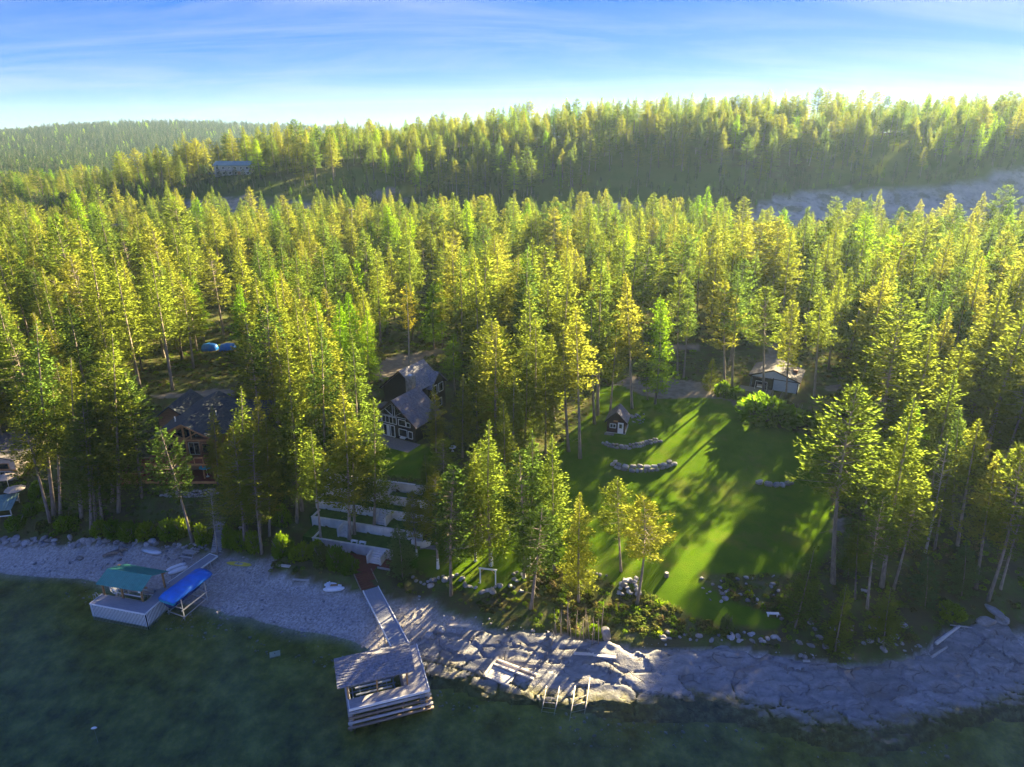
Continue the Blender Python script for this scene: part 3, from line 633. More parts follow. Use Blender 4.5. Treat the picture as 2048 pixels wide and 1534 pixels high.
PR = {'fir': [make_proto('fir', 100+i, Rc=3.2+.25*(i % 4), cb=[.18,.26,.14,.22,.32,.2][i], style='fir', dens=2.6, sz=.35) for i in range(6)],
      'tall': [make_proto('tall', 200+i, Rc=3.0+.25*(i % 3), cb=[.44,.5,.38,.47,.42][i], style='pine' if i == 2 else 'fir', dens=2.6, sz=.35) for i in range(5)],
      'pine': [make_proto('pine', 300+i, Rc=3.5+.25*(i % 3), cb=[.38,.45,.5,.35][i], style='pine', dens=2.6, sz=.35) for i in range(4)],
      'larch': [make_proto('larch', 400+i, Rc=3.3+.3*i, cb=[.22,.3,.15][i], style='larch', dens=2.5, sz=.35, leaf='larch') for i in range(3)],
      'small': [make_proto('small', 500+i, Ht=9., Rc=2.3+.2*i, cb=[.06,.22,.3][i], style='fir', dens=2.6, sz=.3) for i in range(3)],
      'juniper': [make_proto('juniper', 600+i, Ht=8., Rc=2.2, cb=.04, style='round', dens=3.6, sz=.3, leaf='juniper') for i in range(2)],
      'sparse': [make_proto('sparse', 700+i, Rc=3.4, cb=.4, style='pine', dens=.8, sz=.36, bark='barkpale') for i in range(2)],
      'birch': [make_proto('birch', 800, Ht=20., Rc=2.2, cb=.5, style='round', dens=1.0, sz=.42, leaf='yellowleaf', bark='barkpale')],
      'lowfir': [make_proto('lowfir', 900+i, Rc=2.8+.3*(i % 3), cb=[.2,.3,.25,.4][i], style=['fir','pine','fir','pine'][i], dens=.7, sz=.9, leaf='farneedle') for i in range(4)],
      'lowlarch': [make_proto('lowlarch', 950, Rc=2.9, cb=.2, style='larch', dens=.6, sz=1.0, leaf='larch')]}
TREES = []                                          # (x, y) of every standing tree
ntree = [0]
def plant(kind, base, top=None, height=None, label='', cat='tree', group=None, wd=1.0, idx=None, white=False, name='conifer_tree', seed=None):
    r_ = random.Random(seed if seed is not None else ntree[0]*13+5); ntree[0] += 1
    pr = PR[kind][(idx if idx is not None else r_.randrange(99)) % len(PR[kind])]
    B = np.array([base[0], base[1], zg(base[0], base[1])-.05])
    if top is not None:
        d = ray(*top); hz_ = np.array([B[0]*.35, B[1], 0]); hz_ /= np.linalg.norm(hz_)   # vertical plane through the base, facing the camera
        t = B.dot(hz_)/d.dot(hz_); T = np.array([0, 0, CAMZ])+d*t; ax = T-B
        ax[0] = np.clip(ax[0], -.14*ax[2], .14*ax[2]); ax[1] = np.clip(ax[1], -.05*ax[2], .05*ax[2]); height = np.linalg.norm(ax)
    else:
        ax = np.array([r_.gauss(0, .018), r_.gauss(0, .018), 1.])
    s = height/pr.H; wsc = wd*s*r_.uniform(.9, 1.12)*(1.18 if s < .8 else 1.0)
    o = bpy.data.objects.new(name, None); C.objects.link(o); o.location = B.tolist(); o.empty_display_size = .3
    q = Vector((0, 0, 1)).rotation_difference(Vector(ax.tolist()).normalized()) @ Quaternion((0, 0, 1), r_.uniform(0, 6.28))
    o.rotation_mode = 'QUATERNION'; o.rotation_quaternion = q; o.scale = (wsc, wsc, s)
    tag(o, label, cat, group)
    t_ = link('trunk', pr.trunk, o); c_ = link('crown', pr.crown, o)
    if white:
        rr = .021*pr.H*.55; mb = MB(); mb.tube([(0,0,.02),(0,0,pr.H*.06),(0,0,pr.H*.115)], [rr*1.33, rr*1.0, rr*.93], 8, False); mb.build('whitewash', M['whitewash'], o, True)
    TREES.append((B[0], B[1], height)); return o

# trees read off the photograph: base pixel, top pixel, kind, label, whitewashed
TL = [
 (101,1044,30,758,'tall','tall conifer on the bank beside the left-edge house'),(109,1031,73,640,'tall','tallest conifer of the clump right of the left-edge house'),(121,1029,115,768,'tall','thin-trunked conifer third from the left-edge house'),
 (183,1067,163,800,'tall','leaning-trunk conifer lowest on the bank above the riprap'),(163,1034,146,711,'tall','slim conifer behind the leaning bank trunk above the riprap'),(192,1050,190,755,'fir','full-crowned conifer above the left dock beach'),
 (204,1047,208,800,'tall','narrow conifer just right of the full-crowned bank tree'),(225,1002,226,700,'tall','tall conifer left of the log house corner deck'),(238,1023,252,663,'fir','broad spiky conifer standing high beside the log house'),
 (284,995,244,741,'pine','thick-trunked pine in front of the log house corner deck'),(385,1085,316,855,'pine','drooping grey-green pine leaning left before the log house'),(435,1106,420,975,'sparse','thin yellow-green young pine beside the beach stairs'),
 (437,970,424,812,'fir','dark conifer against the right half of the log house'),(490,1098,466,856,'pine','pine right of the beach stairs with crown over the log house deck'),(492,1063,481,773,'fir','tall conifer right of the log house roof'),
 (520,1070,515,792,'fir','conifer second right of the log house roof'),(524,1107,512,860,'pine','reddish-trunked pine above the yellow paddleboard'),(539,1071,530,830,'tall','slim conifer behind the reddish-trunked pine'),
 (594,1043,571,768,'fir','large golden conifer left of the terraces'),(604,1019,571,672,'fir','high conifer behind the large golden conifer left of the terraces'),(643,1089,621,860,'tall','small-crowned tree on the left end of the lowest terrace'),
 (699,1083,683,765,'fir','large conifer growing on the lowest terrace'),(709,1073,704,800,'tall','conifer beside the large one on the lowest terrace'),(749,1066,747,795,'fir','slender conifer on the terraces in front of the black house'),
 (650,965,642,643,'fir','tall conifer left of the upper terrace wall'),(716,930,703,665,'fir','tall conifer hiding the left corner of the black house'),
 (872,905,866,768,'fir','golden conifer at the right front corner of the black house'),(925,915,927,748,'fir','golden conifer right of the black house'),(893,1035,890,878,'pine','dark conifer over the right ends of the terrace walls'),(860,1020,850,905,'fir','dark conifer beside the upper terrace stairs'),
 (834,1112,822,985,'pine','whitewashed pine at the start of the gravel path',1),(876,1136,868,950,'pine','whitewashed pine below the gravel path near the terraces',1),(902,1190,915,930,'pine','big pine with thick trunk above the boulder edge'),
 (951,1122,950,900,'tall','whitewashed slim conifer below the path bend',1),(963,1091,962,880,'tall','whitewashed conifer on the gravel path',1),(982,1131,980,838,'fir','big grey-green conifer with whitewashed trunk behind the swing frame',1),
 (1008,1016,1006,800,'tall','dark-trunked conifer above the gravel path'),(1018,1078,1035,895,'fir','whitewashed conifer at the far end of the gravel path',1),(1048,1156,1042,900,'pine','whitewashed conifer right of the swing frame',1),(1058,1133,1065,862,'fir','whitewashed conifer at the left corner of the big lawn',1),
 (1062,1217,1085,1010,'pine','bent-trunk pine on the bank right of the swing frame'),(1108,1139,1106,870,'fir','tall golden conifer at the left edge of the big lawn'),(1157,1203,1160,985,'fir','slender conifer on the bank below the big lawn'),
 (1242,1142,1238,955,'pine','golden pine at the front edge of the big lawn'),(1274,1207,1283,993,'pine','dense dark pine at the front edge of the big lawn'),
 (1137,902,1127,646,'tall','conifer with bare trunk left of the stone walls, nearer the house'),(1160,916,1152,612,'tall','conifer with tall bare trunk left of the lower stone wall'),(1189,847,1183,590,'tall','thin conifer left of the small cabin'),(1195,829,1203,505,'tall','very tall conifer behind the thin one left of the cabin'),
 (1220,826,1234,640,'tall','conifer right behind the small cabin roof'),(1264,817,1251,545,'tall','tallest conifer with thick trunk behind the cabin'),(1310,808,1318,592,'larch','bright green tree at the back edge of the lawn'),(1295,800,1294,690,'tall','thin conifer between cabin and bright green tree'),
 (1091,905,1091,732,'fir','conifer at the upper left of the big lawn'),(1048,900,1052,700,'fir','conifer left of the upper lawn corner'),(1029,965,1029,741,'fir','conifer between black house and big lawn'),(988,885,988,707,'larch','bright green larch right of the black house'),
 (974,840,974,640,'fir','spiky conifer behind the larch right of the black house'),(1007,800,1003,660,'larch','larch behind the conifers right of the black house'),(910,790,907,666,'larch','bright larch at the right rear corner of the black house'),(955,860,950,700,'fir','conifer close behind the golden one right of the black house'),
 (1355,753,1362,545,'tall','bare-trunked conifer at the dirt clearing'),(1367,757,1378,560,'tall','second bare-trunked conifer at the dirt clearing'),(1449,770,1450,560,'tall','bare-trunked conifer left of the grey house drive'),(1464,773,1478,545,'tall','tall conifer just left of the grey house'),(1420,781,1425,715,'small','small round-topped tree beside the dirt clearing'),
 (1527,788,1528,575,'pine','pine standing before the porch of the grey house'),(1572,796,1590,600,'pine','pine standing before the wall of the grey house'),(1628,797,1643,570,'tall','conifer at the right end of the grey house'),
 (1666,1166,1716,775,'pine','big golden pine at the right front corner of the lawn'),(1734,1219,1766,990,'pine','green pine with long bare trunk on the right bank'),(1727,1060,1770,805,'fir','golden conifer right of the big lawn corner pine'),
 (1763,1173,1832,790,'tall','very tall leaning conifer in the right forest edge'),(1787,1178,1848,963,'pine','strongly leaning pine with small golden crown'),(1589,1257,1627,1095,'small','leaning small pine on the bank below the lawn corner'),(1670,1302,1693,1166,'small','young fir rising from the bank above the rock shelf'),
 (1766,1299,1784,1175,'small','bushy young fir at the edge of the rock shelf'),(1710,1198,1718,1040,'tall','thin young conifer behind the bank bushes'),(1851,1105,1893,878,'sparse','half-dead pale conifer with sparse branches in the right forest'),(1869,1100,1900,930,'tall','conifer beside the half-dead pale one'),
 (1915,1091,1959,837,'tall','tall conifer behind the juniper on the right'),(1903,1058,1915,817,'tall','golden conifer behind the half-dead pale one'),(1952,1176,1993,908,'tall','conifer with straight pale trunk at the right edge'),(1976,1201,2040,890,'pine','long-trunked pine at the right edge above the rocks'),(2001,1178,2062,960,'pine','rightmost long-trunked pine above the rocks'),
 (805,1154,793,1050,'juniper','small grey-green tree beside the red deck'),(1923,1192,1923,1085,'juniper','dense rounded juniper before the long pale trunks'),(1850,1216,1850,1112,'juniper','rounded juniper at the edge of the right bank'),(1697,1150,1690,1055,'juniper','dark juniper behind the lawn corner pine'),
 (818,742,813,565,'birch','slender tree with bright yellow crown behind the black house'),(885,697,880,558,'larch','right one of two thin green trees by the driveway'),(868,697,864,563,'larch','left one of two thin green trees by the driveway'),
 (688,800,680,598,'larch','bright green larch cluster middle behind the terraces'),(632,805,629,592,'larch','leftmost bright larch behind the terraces'),(740,790,737,619,'larch','rightmost bright larch of the cluster left of the black house'),(700,770,695,585,'larch','rear bright larch of the cluster left of the black house')]
for row in TL:
    bx, by, tx, ty, kd, lb = row[:6]; b = G(bx, by)
    nm = {'larch': 'larch_tree', 'juniper': 'juniper_tree', 'birch': 'birch_tree', 'pine': 'pine_tree', 'small': 'young_fir'}.get(kd, 'conifer_tree')
    plant(kd, b, (tx, ty), label=lb, white=len(row) > 6, name=nm, wd=1.0 if kd in ('pine', 'larch') else .95)

# the forest behind: a jittered grid, kept off lawns, houses, drives
FB = [(-300,960),(0,930),(140,915),(240,880),(300,840),(385,790),(470,785),(520,890),(590,940),(640,900),(690,870),(735,735),(790,690),(900,680),(935,850),(1000,930),(1060,880),(1110,850),(1180,770),(1250,735),(1330,680),(1400,715),(1480,735),(1640,735),(1680,830),(1690,960),(1740,1010),(1800,1040),(1900,1060),(2048,1120),(2400,1150)]
fbx = [p[0] for p in FB]; fby = [p[1] for p in FB]
CLEAR = [[(735,770),(765,705),(905,682),(905,720),(830,752)], [(398,688),(490,688),(490,775),(398,775)], [(1515,745),(1525,685),(1570,672),(1580,745)], [(1290,712),(1300,680),(1410,680),(1410,735)],
         [(1480,790),(1500,700),(1640,720),(1650,800)]]
pts = []
sp = 6.9
for yy in np.arange(84, 326, sp):
    for xx in np.arange(-260, 260, sp*(1+.25*(yy > 200))):
        x = xx+rnd.uniform(-2.3, 2.3); y = yy+rnd.uniform(-2.3, 2.3)
        if abs(x) > y*.9+22: continue
        pts.append((x, y))
pts = np.array(pts); pz = Hf(pts[:, 0], pts[:, 1]); qx, qy = proj((pts[:, 0], pts[:, 1], pz))
ok = (qy < np.interp(qx, fbx, fby)) & (pz > 2.5) & ~((qx > 1440) & (pts[:, 1] > 288) & (rng.rand(len(pts)) < .93))
for poly in CLEAR: ok &= ~inpoly(qx, qy, poly)
dens = vnoise(pts[:, 0]/22, pts[:, 1]/22, 77); ok &= (rng.rand(len(pts)) < np.interp(dens, [0, .3, .5, 1], [.25, .65, .95, 1]))
tt = np.array(TREES)
ok &= np.array([np.min(np.hypot(tt[:, 0]-p[0], tt[:, 1]-p[1])) > 3.2 for p in pts])
pts = pts[ok]; pz = pz[ok]; qx = qx[ok]; qy = qy[ok]
order = np.argsort(np.hypot(pts[:, 0], pts[:, 1])); pts, pz, qx, qy = pts[order], pz[order], qx[order], qy[order]
def hgt_at(i): return (20.0+8*(vnoise(pts[i,0]/35, pts[i,1]/35, 55)-.3)+rnd.gauss(0, 3.4))*float(np.interp(pts[i,1], [190, 250, 335], [1, .86, .66]))
def zone(px, py):
    if px < 300: return 'conifer in the dense forest above the left-edge house'
    if px < 560: return 'conifer in the open wood behind the log house'
    if px < 930: return 'conifer in the forest behind the black house and driveway'
    if px < 1240: return 'conifer in the forest left of and behind the small cabin'
    if px < 1480: return 'conifer in the forest behind the dirt clearing'
    if px < 1680: return 'conifer in the forest behind the grey house'
    return 'conifer in the dense forest right of the big lawn'
nfor = max(0, 300-len(TL)+12); nl = 0; rest = []
for i in range(len(pts)):
    larch = vnoise(pts[i,0]/18, pts[i,1]/18, 91) > .70 and rnd.random() < .45
    h = float(np.clip(hgt_at(i), 8, 29)); kd = 'larch' if larch else rnd.choice(['fir','fir','fir','tall','pine','fir'])
    if h < 12.5 and not larch: kd = 'fir'
    if i < nfor:
        zn = zone(qx[i], qy[i]); same = [j for j in range(nfor) if zone(qx[j], qy[j]) == zn]
        fx_ = sum(qx[j] < qx[i] for j in same)/len(same); fy_ = sum(qy[j] > qy[i] for j in same)/len(same)
        what = {'larch': 'bright green larch', 'fir': 'conical conifer', 'tall': 'long-trunked conifer', 'pine': 'open-crowned pine'}[kd]
        row = 'front row' if fy_ < .33 else 'middle rows' if fy_ < .67 else 'back rows'; sd_ = 'left part' if fx_ < .33 else 'middle' if fx_ < .67 else 'right part'
        lb = '%s, %s, %s' % (zn.replace('conifer', what).replace('forest left of and behind', 'wood around').replace(' and driveway', ''), row, sd_)
        plant(kd, pts[i], height=h*(.9 if larch else 1), label=lb, group='trees '+zn[8:], name='larch_tree' if larch else 'conifer_tree', wd=rnd.uniform(.9, 1.22))
    else: rest.append((pts[i,0], pts[i,1], pz[i], h, kd))

# ---- forests one cannot count: instances on points
def proto_collection(name, meshes):
    col = bpy.data.collections.new(name)
    for k, me in enumerate(meshes):
        o = bpy.data.objects.new('%s_%02d' % (name, k), me); col.objects.link(o)
    return col
def gn_scatter(name, pts, scl, rot, idx, col, label, parent=None):
    me = bpy.data.meshes.new(name); me.from_pydata([tuple(map(float, p)) for p in pts], [], [])
    a = me.attributes.new('scl', 'FLOAT_VECTOR', 'POINT'); a.data.foreach_set('vector', np.asarray(scl, np.float32).ravel())
    a = me.attributes.new('rot', 'FLOAT_VECTOR', 'POINT'); a.data.foreach_set('vector', np.asarray(rot, np.float32).ravel())
    a = me.attributes.new('idx', 'INT', 'POINT'); a.data.foreach_set('value', np.asarray(idx, np.int32))
    o = link(name, me, parent, label=label, kind='stuff')
    ng = bpy.data.node_groups.new(name, 'GeometryNodeTree'); ng.interface.new_socket('Geometry', in_out='INPUT', socket_type='NodeSocketGeometry'); ng.interface.new_socket('Geometry', in_out='OUTPUT', socket_type='NodeSocketGeometry')
    n = ng.nodes.new; l = ng.links.new
    gi = n('NodeGroupInput'); go = n('NodeGroupOutput'); ci = n('GeometryNodeCollectionInfo'); ci.inputs['Collection'].default_value = col
    ci.inputs['Separate Children'].default_value = True; ci.inputs['Reset Children'].default_value = True
    ip = n('GeometryNodeInstanceOnPoints'); ip.inputs['Pick Instance'].default_value = True
    def attr(nm, ty):
        k = n('GeometryNodeInputNamedAttribute'); k.data_type = ty; k.inputs['Name'].default_value = nm; return [s for s in k.outputs if s.enabled and s.name == 'Attribute'][0]
    l(gi.outputs[0], ip.inputs['Points']); l(ci.outputs[0], ip.inputs['Instance']); l(attr('idx', 'INT'), ip.inputs['Instance Index'])
    e2r = n('FunctionNodeEulerToRotation'); l(attr('rot', 'FLOAT_VECTOR'), e2r.inputs[0]); l(e2r.outputs[0], ip.inputs['Rotation']); l(attr('scl', 'FLOAT_VECTOR'), ip.inputs['Scale'])
    l(ip.outputs[0], go.inputs[0]); md = o.modifiers.new('scatter', 'NODES'); md.node_group = ng; return o
mid_m = [p.joint for k in ('fir', 'tall', 'pine') for p in PR[k]]; mid_l = [p.joint for p in PR['larch']]
midcol = proto_collection('forest_kinds', mid_m+mid_l)
rest = np.array([(a, b, c, d, {'larch': 1}.get(k, 0)) for a, b, c, d, k in rest])
n_ = len(rest); s_ = rest[:, 3]/20; wv = s_*rng.uniform(.95, 1.3, n_)
ix = np.where(rest[:, 4] > 0, len(mid_m)+rng.randint(0, len(mid_l), n_), rng.randint(0, len(mid_m), n_))
gn_scatter('valley_forest', rest[:, :3]-[0, 0, .1], np.c_[wv, wv, s_], np.c_[rng.normal(0, .02, n_), rng.normal(0, .02, n_), rng.uniform(0, 6.28, n_)], ix, midcol, 'dense conifer forest between the houses and the highway')
# hillside behind the highway
hp = []
for yy in np.arange(350, 560, 7.8):
    for xx in np.arange(-420, 470, 7.8):
        x = xx+rnd.uniform(-3, 3); y = yy+rnd.uniform(-3, 3)
        if abs(x) < y*.85+20: hp.append((x, y))
hp = np.array(hp); hzz = H(hp[:, 0], hp[:, 1]); hx, hy = proj((hp[:, 0], hp[:, 1], hzz))
HB = [(-200,440),(0,425),(120,415),(180,405),(300,392),(380,385),(430,360),(520,365),(560,375),(700,382),(800,400),(900,412),(1000,416),(1100,405),(1200,388),(1350,385),(1450,394),(1600,376),(1800,372),(1950,345),(2048,325),(2300,320)]
topy = np.interp(hx, [p[0] for p in HB], [p[1] for p in HB]); dn_ = vnoise(hp[:, 0]/28, hp[:, 1]/28, 60)
okh = (hy < topy-4) & (rng.rand(len(hp)) < np.interp(dn_, [0, .35, .6, 1], [.35, .72, .95, 1])*np.interp(hx, [0, 200, 350, 3000], [.5, .75, 1, 1])*np.interp(topy-hy, [0, 25, 70, 110], [.5, .75, 1, 1]))
HCLEAR = [[(420,355),(425,318),(520,318),(520,360)], [(740,400),(740,378),(830,372),(830,402)], [(1000,272),(1000,254),(1062,254),(1062,272)], [(1600,276),(1600,240),(1632,240),(1632,276)], [(1290,400),(1200,390),(1180,352),(1420,350),(1430,395)]]
for poly in HCLEAR[1:4]: okh &= ~(inpoly(hx, hy, poly) & (hp[:, 1] < 408))
okh &= ~(inpoly(hx, hy, HCLEAR[0]) & (hp[:, 1] < 408) & (rng.rand(len(hp)) < .75)) & ~((hp[:, 1] > 386) & (hp[:, 1] < 404) & (np.abs(hp[:, 0]+152) < 13))
okh &= ~((np.abs(hp[:, 0]-4) < 14) & (np.abs(hp[:, 1]-455) < 9)) & ~((np.abs(hp[:, 0]-188) < 8) & (np.abs(hp[:, 1]-440) < 9))
okh &= ~(inpoly(hx, hy, HCLEAR[4]) & (rng.rand(len(hp)) < .75))
hp, hzz, hx, hy = hp[okh], hzz[okh], hx[okh], hy[okh]
n_ = len(hp); hh = np.clip(18.5+6*(vnoise(hp[:, 0]/30, hp[:, 1]/30, 61)-.4)+rng.normal(0, 3.4, n_), 8, 25); s_ = hh/20; wv = s_*rng.uniform(1.05, 1.4, n_)
lar = (vnoise(hp[:, 0]/20, hp[:, 1]/20, 62) > .66) & (rng.rand(n_) < .35)
ix = np.where(lar, len(mid_m)+rng.randint(0, len(mid_l), n_), rng.randint(0, len(mid_m), n_))
gn_scatter('hillside_forest', np.c_[hp, hzz-.2], np.c_[wv, wv, s_], np.c_[rng.normal(0, .02, n_), rng.normal(0, .02, n_), rng.uniform(0, 6.28, n_)], ix, midcol, 'conifer forest covering the ridge behind the highway')
# saplings on the hill foot
lowcol = proto_collection('low_kinds', [p.joint for p in PR['lowfir']+PR['lowlarch']])
sp_ = []
for yy in np.arange(346, 430, 3.4):
    for xx in np.arange(-300, 420, 3.4): sp_.append((xx+rnd.uniform(-1.6, 1.6), yy+rnd.uniform(-1.6, 1.6)))
sp_ = np.array(sp_); sz_ = H(sp_[:, 0], sp_[:, 1]); ax_, ay_ = proj((sp_[:, 0], sp_[:, 1], sz_)); ty_ = np.interp(ax_, [p[0] for p in HB], [p[1] for p in HB])
band = np.exp(-((ay_-ty_-8)/28.)**2)*np.interp(ax_, [0, 300, 1050, 1300, 1450, 2100], [.75, .8, .35, .22, .85, .8])
incut = inpoly(ax_, ay_, cutpoly) | inpoly(ax_, ay_, cutpoly2)
oks = (rng.rand(len(sp_)) < band*np.where(incut, .06, 1)); 
for poly in HCLEAR[:2]: oks &= ~inpoly(ax_, ay_, poly)
sp_, sz_ = sp_[oks], sz_[oks]; n_ = len(sp_); s_ = rng.uniform(.12, .42, n_)
gn_scatter('hillside_saplings', np.c_[sp_, sz_-.1], np.c_[s_*1.5, s_*1.5, s_], np.c_[np.zeros(n_), np.zeros(n_), rng.uniform(0, 6.28, n_)], rng.randint(0, 5, n_), lowcol, 'young conifers and bushes on the slope above the road cut')
# far hill and valley
fp = []
for _ in range(17000):
    y = rnd.uniform(560, 2000); x = rnd.uniform(-1.0, -.12 if y > 800 else .2)*y*.85-20
    fp.append((x, y))
fp = np.array(fp); fz = H(fp[:, 0], fp[:, 1]); n_ = len(fp); s_ = np.clip(rng.normal(.9, .16, n_), .4, 1.3)
gn_scatter('far_forest', np.c_[fp, fz-.3], np.c_[s_*1.25, s_*1.25, s_], np.c_[np.zeros(n_), np.zeros(n_), rng.uniform(0, 6.28, n_)], rng.choice([0,1,2,3,4], n_, p=[.25,.25,.25,.22,.03]), lowcol, 'far wooded hill fading to blue on the left')
# ------------------------------------------------------------------ building helpers
def frame_win(root, o, r, wd, ht, n, mull=0, fw=.09, name='window', fmat='white', pm='glass', rail=0):
    """a window: white frame bars with a pane set 3 cm back; o = lower left corner, r = right, n = outward"""
    o, r, n = Vector(o), Vector(r).normalized(), Vector(n).normalized(); u = Vector((0, 0, 1)); b = MB()
    th = .10
    def bar(p0, p1, w_): b.beam(p0+n*th*.5, p1+n*th*.5, w_, th, up=n)
    bar(o, o+r*wd, fw); bar(o+u*ht, o+r*wd+u*ht, fw); bar(o, o+u*ht, fw*1.02); bar(o+r*wd, o+r*wd+u*ht, fw*1.02)
    for k in range(mull): q = o+r*wd*(k+1)/(mull+1); bar(q, q+u*ht, fw*.8)
    for k in range(rail): q = o+u*ht*(k+1)/(rail+1); bar(q, q+r*wd, fw*.8)
    f = b.build(name, M[fmat], root); g = MB(); e = .02
    g.slab([o+n*.03, o+r*wd+n*.03, o+r*wd+u*ht+n*.03, o+u*ht+n*.03], .02, nrm=n); g.build('pane', M[pm], f); return f
def shingles(A, B, Cc, D, exp=.45, wd=.34, seed=0, lift=.02):
    """courses on the slope A,B (eave) - C,D (ridge)"""
    A, B, Cc, D = map(Vector, (A, B, Cc, D)); r_ = random.Random(seed); b = MB()
    n = (B-A).cross(D-A).normalized(); n = n if n.z > 0 else -n
    rows = max(2, int((D-A).length/exp)); 
    for k in range(rows):
        t0, t1 = k/rows, min(1, (k+1.25)/rows); L0, R0 = A.lerp(D, t0), B.lerp(Cc, t0); L1, R1 = A.lerp(D, t1), B.lerp(Cc, t1); ln = (R0-L0).length; s = 0
        while s < ln-.02:
            e = min(ln, s+wd*r_.uniform(.6, 1.4)); g = .012; h = .045+r_.uniform(0, .03); j = r_.uniform(-.03, .03)/max(.1, (D-A).length)
            a, c = L0.lerp(R0, (s+g)/ln), L0.lerp(R0, (e-g)/ln); a2, c2 = L1.lerp(R1, (s+g)/ln), L1.lerp(R1, (e-g)/ln)
            dv = (D-A)*j
            b.add([a+n*lift+dv, c+n*lift+dv, a+n*(h+lift)+dv, c+n*(h+lift)+dv, c2+n*(lift+.012), a2+n*(lift+.012)], [(0,1,3,2),(2,3,4,5),(0,2,5),(1,4,3)]); s = e
    return b
def roof(root, pts4, th, mat, shing=None, name='roof', smat=None, seed=0, exp=.45):
    """pts4: eave A,B then ridge C,D"""
    b = MB(); b.slab(pts4, th); o = b.build(name, M[mat], root)
    if shing: shingles(*pts4, exp=exp, seed=seed).build('shingles', M[smat or mat], o, kind='stuff')
    return o
def gable(root, x0, x1, xr, y0, y1, zb, ze0, ze1, zr, wall, rf, ov=.55, th=.16, shing=True, smat=None, seed=0, fascia=None, exp=.45):
    """gabled block: eaves at x0 (height ze0) and x1 (ze1), ridge along y at xr, zr; walls inset by the overhang"""
    def zon(x): return ze0+(zr-ze0)*(x-x0)/(xr-x0) if x < xr else ze1+(zr-ze1)*(x1-x)/(x1-xr)
    wx0, wx1, wy0, wy1 = x0+ov, x1-ov, y0+ov, y1-ov*.6; dz = th+.03
    f = [(wx0, zb), (wx1, zb), (wx1, zon(wx1)-dz), (xr, zr-dz), (wx0, zon(wx0)-dz)]
    b = MB(); b.add([(x, wy0, z) for x, z in f]+[(x, wy1, z) for x, z in f], [(0,1,2,3,4), (9,8,7,6,5)]+[(i, 5+i, 5+(i+1) % 5, (i+1) % 5) for i in range(5)])
    b.build('wall', M[wall], root)
    roof(root, [(x0, y1, ze0), (x0, y0, ze0), (xr-.0, y0, zr), (xr, y1, zr)], th, rf, shing, smat=smat, seed=seed, exp=exp)
    roof(root, [(x1, y0, ze1), (x1, y1, ze1), (xr+.004, y1, zr+.003), (xr+.004, y0, zr+.003)], th, rf, shing, smat=smat, seed=seed+1, exp=exp)
    if fascia:
        fb = MB(); fb.beam((x0, y0-.04, ze0-th*.5), (xr, y0-.04, zr-th*.5), .07, .24); fb.beam((xr, y0-.042, zr-th*.5), (x1, y0-.042, ze1-th*.5), .07, .24); fb.build('fascia', M[fascia], root)
    return wx0, wx1, wy0, wy1
def boards(b, x0, x1, y0, y1, z, along='x', wd=.16, th=.05, gap=.015):
    r_ = random.Random(int(abs(x0*31+y0*17)*10)); 
    if along == 'x':
        y = y0
        while y < y1-.02: e = min(y1, y+wd); b.box(x0, x1, y+gap*.5, e-gap*.5, z-th, z+r_.uniform(-.004, .004)); y = e
    else:
        x = x0
        while x < x1-.02: e = min(x1, x+wd); b.box(x+gap*.5, e-gap*.5, y0, y1, z-th, z+r_.uniform(-.004, .004)); x = e
    return b
M['turf'] = pmat('terrace_turf', (.05,.105,.009), .3, 1.5, .95, .6)
M['bluesteel'] = pmat('lift_steel', (.20,.28,.36), .2, 5, .5, .05, metal=.3)
M['deckgrey'] = pmat('grey_composite', (.30,.31,.33), .12, 2, .85, .15, stretch=(.4,3,3))

# ------------------------------------------------------------------ terraces, stairs, red deck
def tw(u, v): return TO+TU*u+TV*v
WL_U = [(0, 12.6), (-2.0, 15.8), (-2.8, 15.5), (-2.3, 15.0), (-3.4, 14.5)]
STAIR = [(10.7, 1.7), (4.2, 1.3), (8.9, 1.5), None, (7.4, 1.5)]
WLAB = ['lowest concrete terrace wall above the red deck', 'second concrete terrace wall from the bottom', 'middle concrete terrace wall with stairs near its right end', 'fourth concrete terrace wall from the bottom', 'top concrete terrace wall below the black house lawn']
for k, (v, z) in enumerate(TWALL):
    u0, u1 = WL_U[k]; p = tw(u0, v); lower = 3.0 if k == 0 else TWALL[k-1][1]-.12
    t = thing('retaining_wall', WLAB[k], 'wall', (p[0], p[1], z), TYAW, 'concrete terrace walls')
    ln = u1-u0; b = MB(); x = 0
    nseg = 4                                         # poured in lengths
    for s in range(nseg): 
        a, c = ln*s/nseg+.012, ln*(s+1)/nseg-.012; o = MB().box(a, c, 0, .28, -1.75, 0).build('wall_segment', M['concrete'], t)
    MB().box(-.05, ln+.05, -.03, .31, .002, .07).build('coping', M['concrete'], t)
    MB().box(0, .26, .285, 2.2, -1.75, .06).build('return_wall', M['concrete'], t)
    if STAIR[k]:
        su, sw = STAIR[k]; su -= u0; rise = z-lower; n = 6
        for s in range(n): MB().box(su-sw/2, su+sw/2, -.30*(n-s)-.02, -.30*(n-s-1)-.022, lower-z-.4, lower-z+rise*(s+1)/n).build('step', M['concrete'], t)
        for sg in (-1, 1): MB().box(su+sg*(sw/2+.12)-.11, su+sg*(sw/2+.12)+.11, -2.0, -.035, lower-z-.4, .12 if sg > 0 else .05).build('cheek_wall', M['concrete'], t)
    if k < 4:
        v1 = TWALL[k+1][0]; b = MB(); b.box(min(u0, WL_U[k+1][0])+.3, 15.9, v+.285, v1-.005, -2.0, 0)
        o = b.build('terrace_lawn', M['turf'], kind='structure'); o.location = (TO[0], TO[1], z-.12); o.rotation_euler = (0, 0, TYAW)
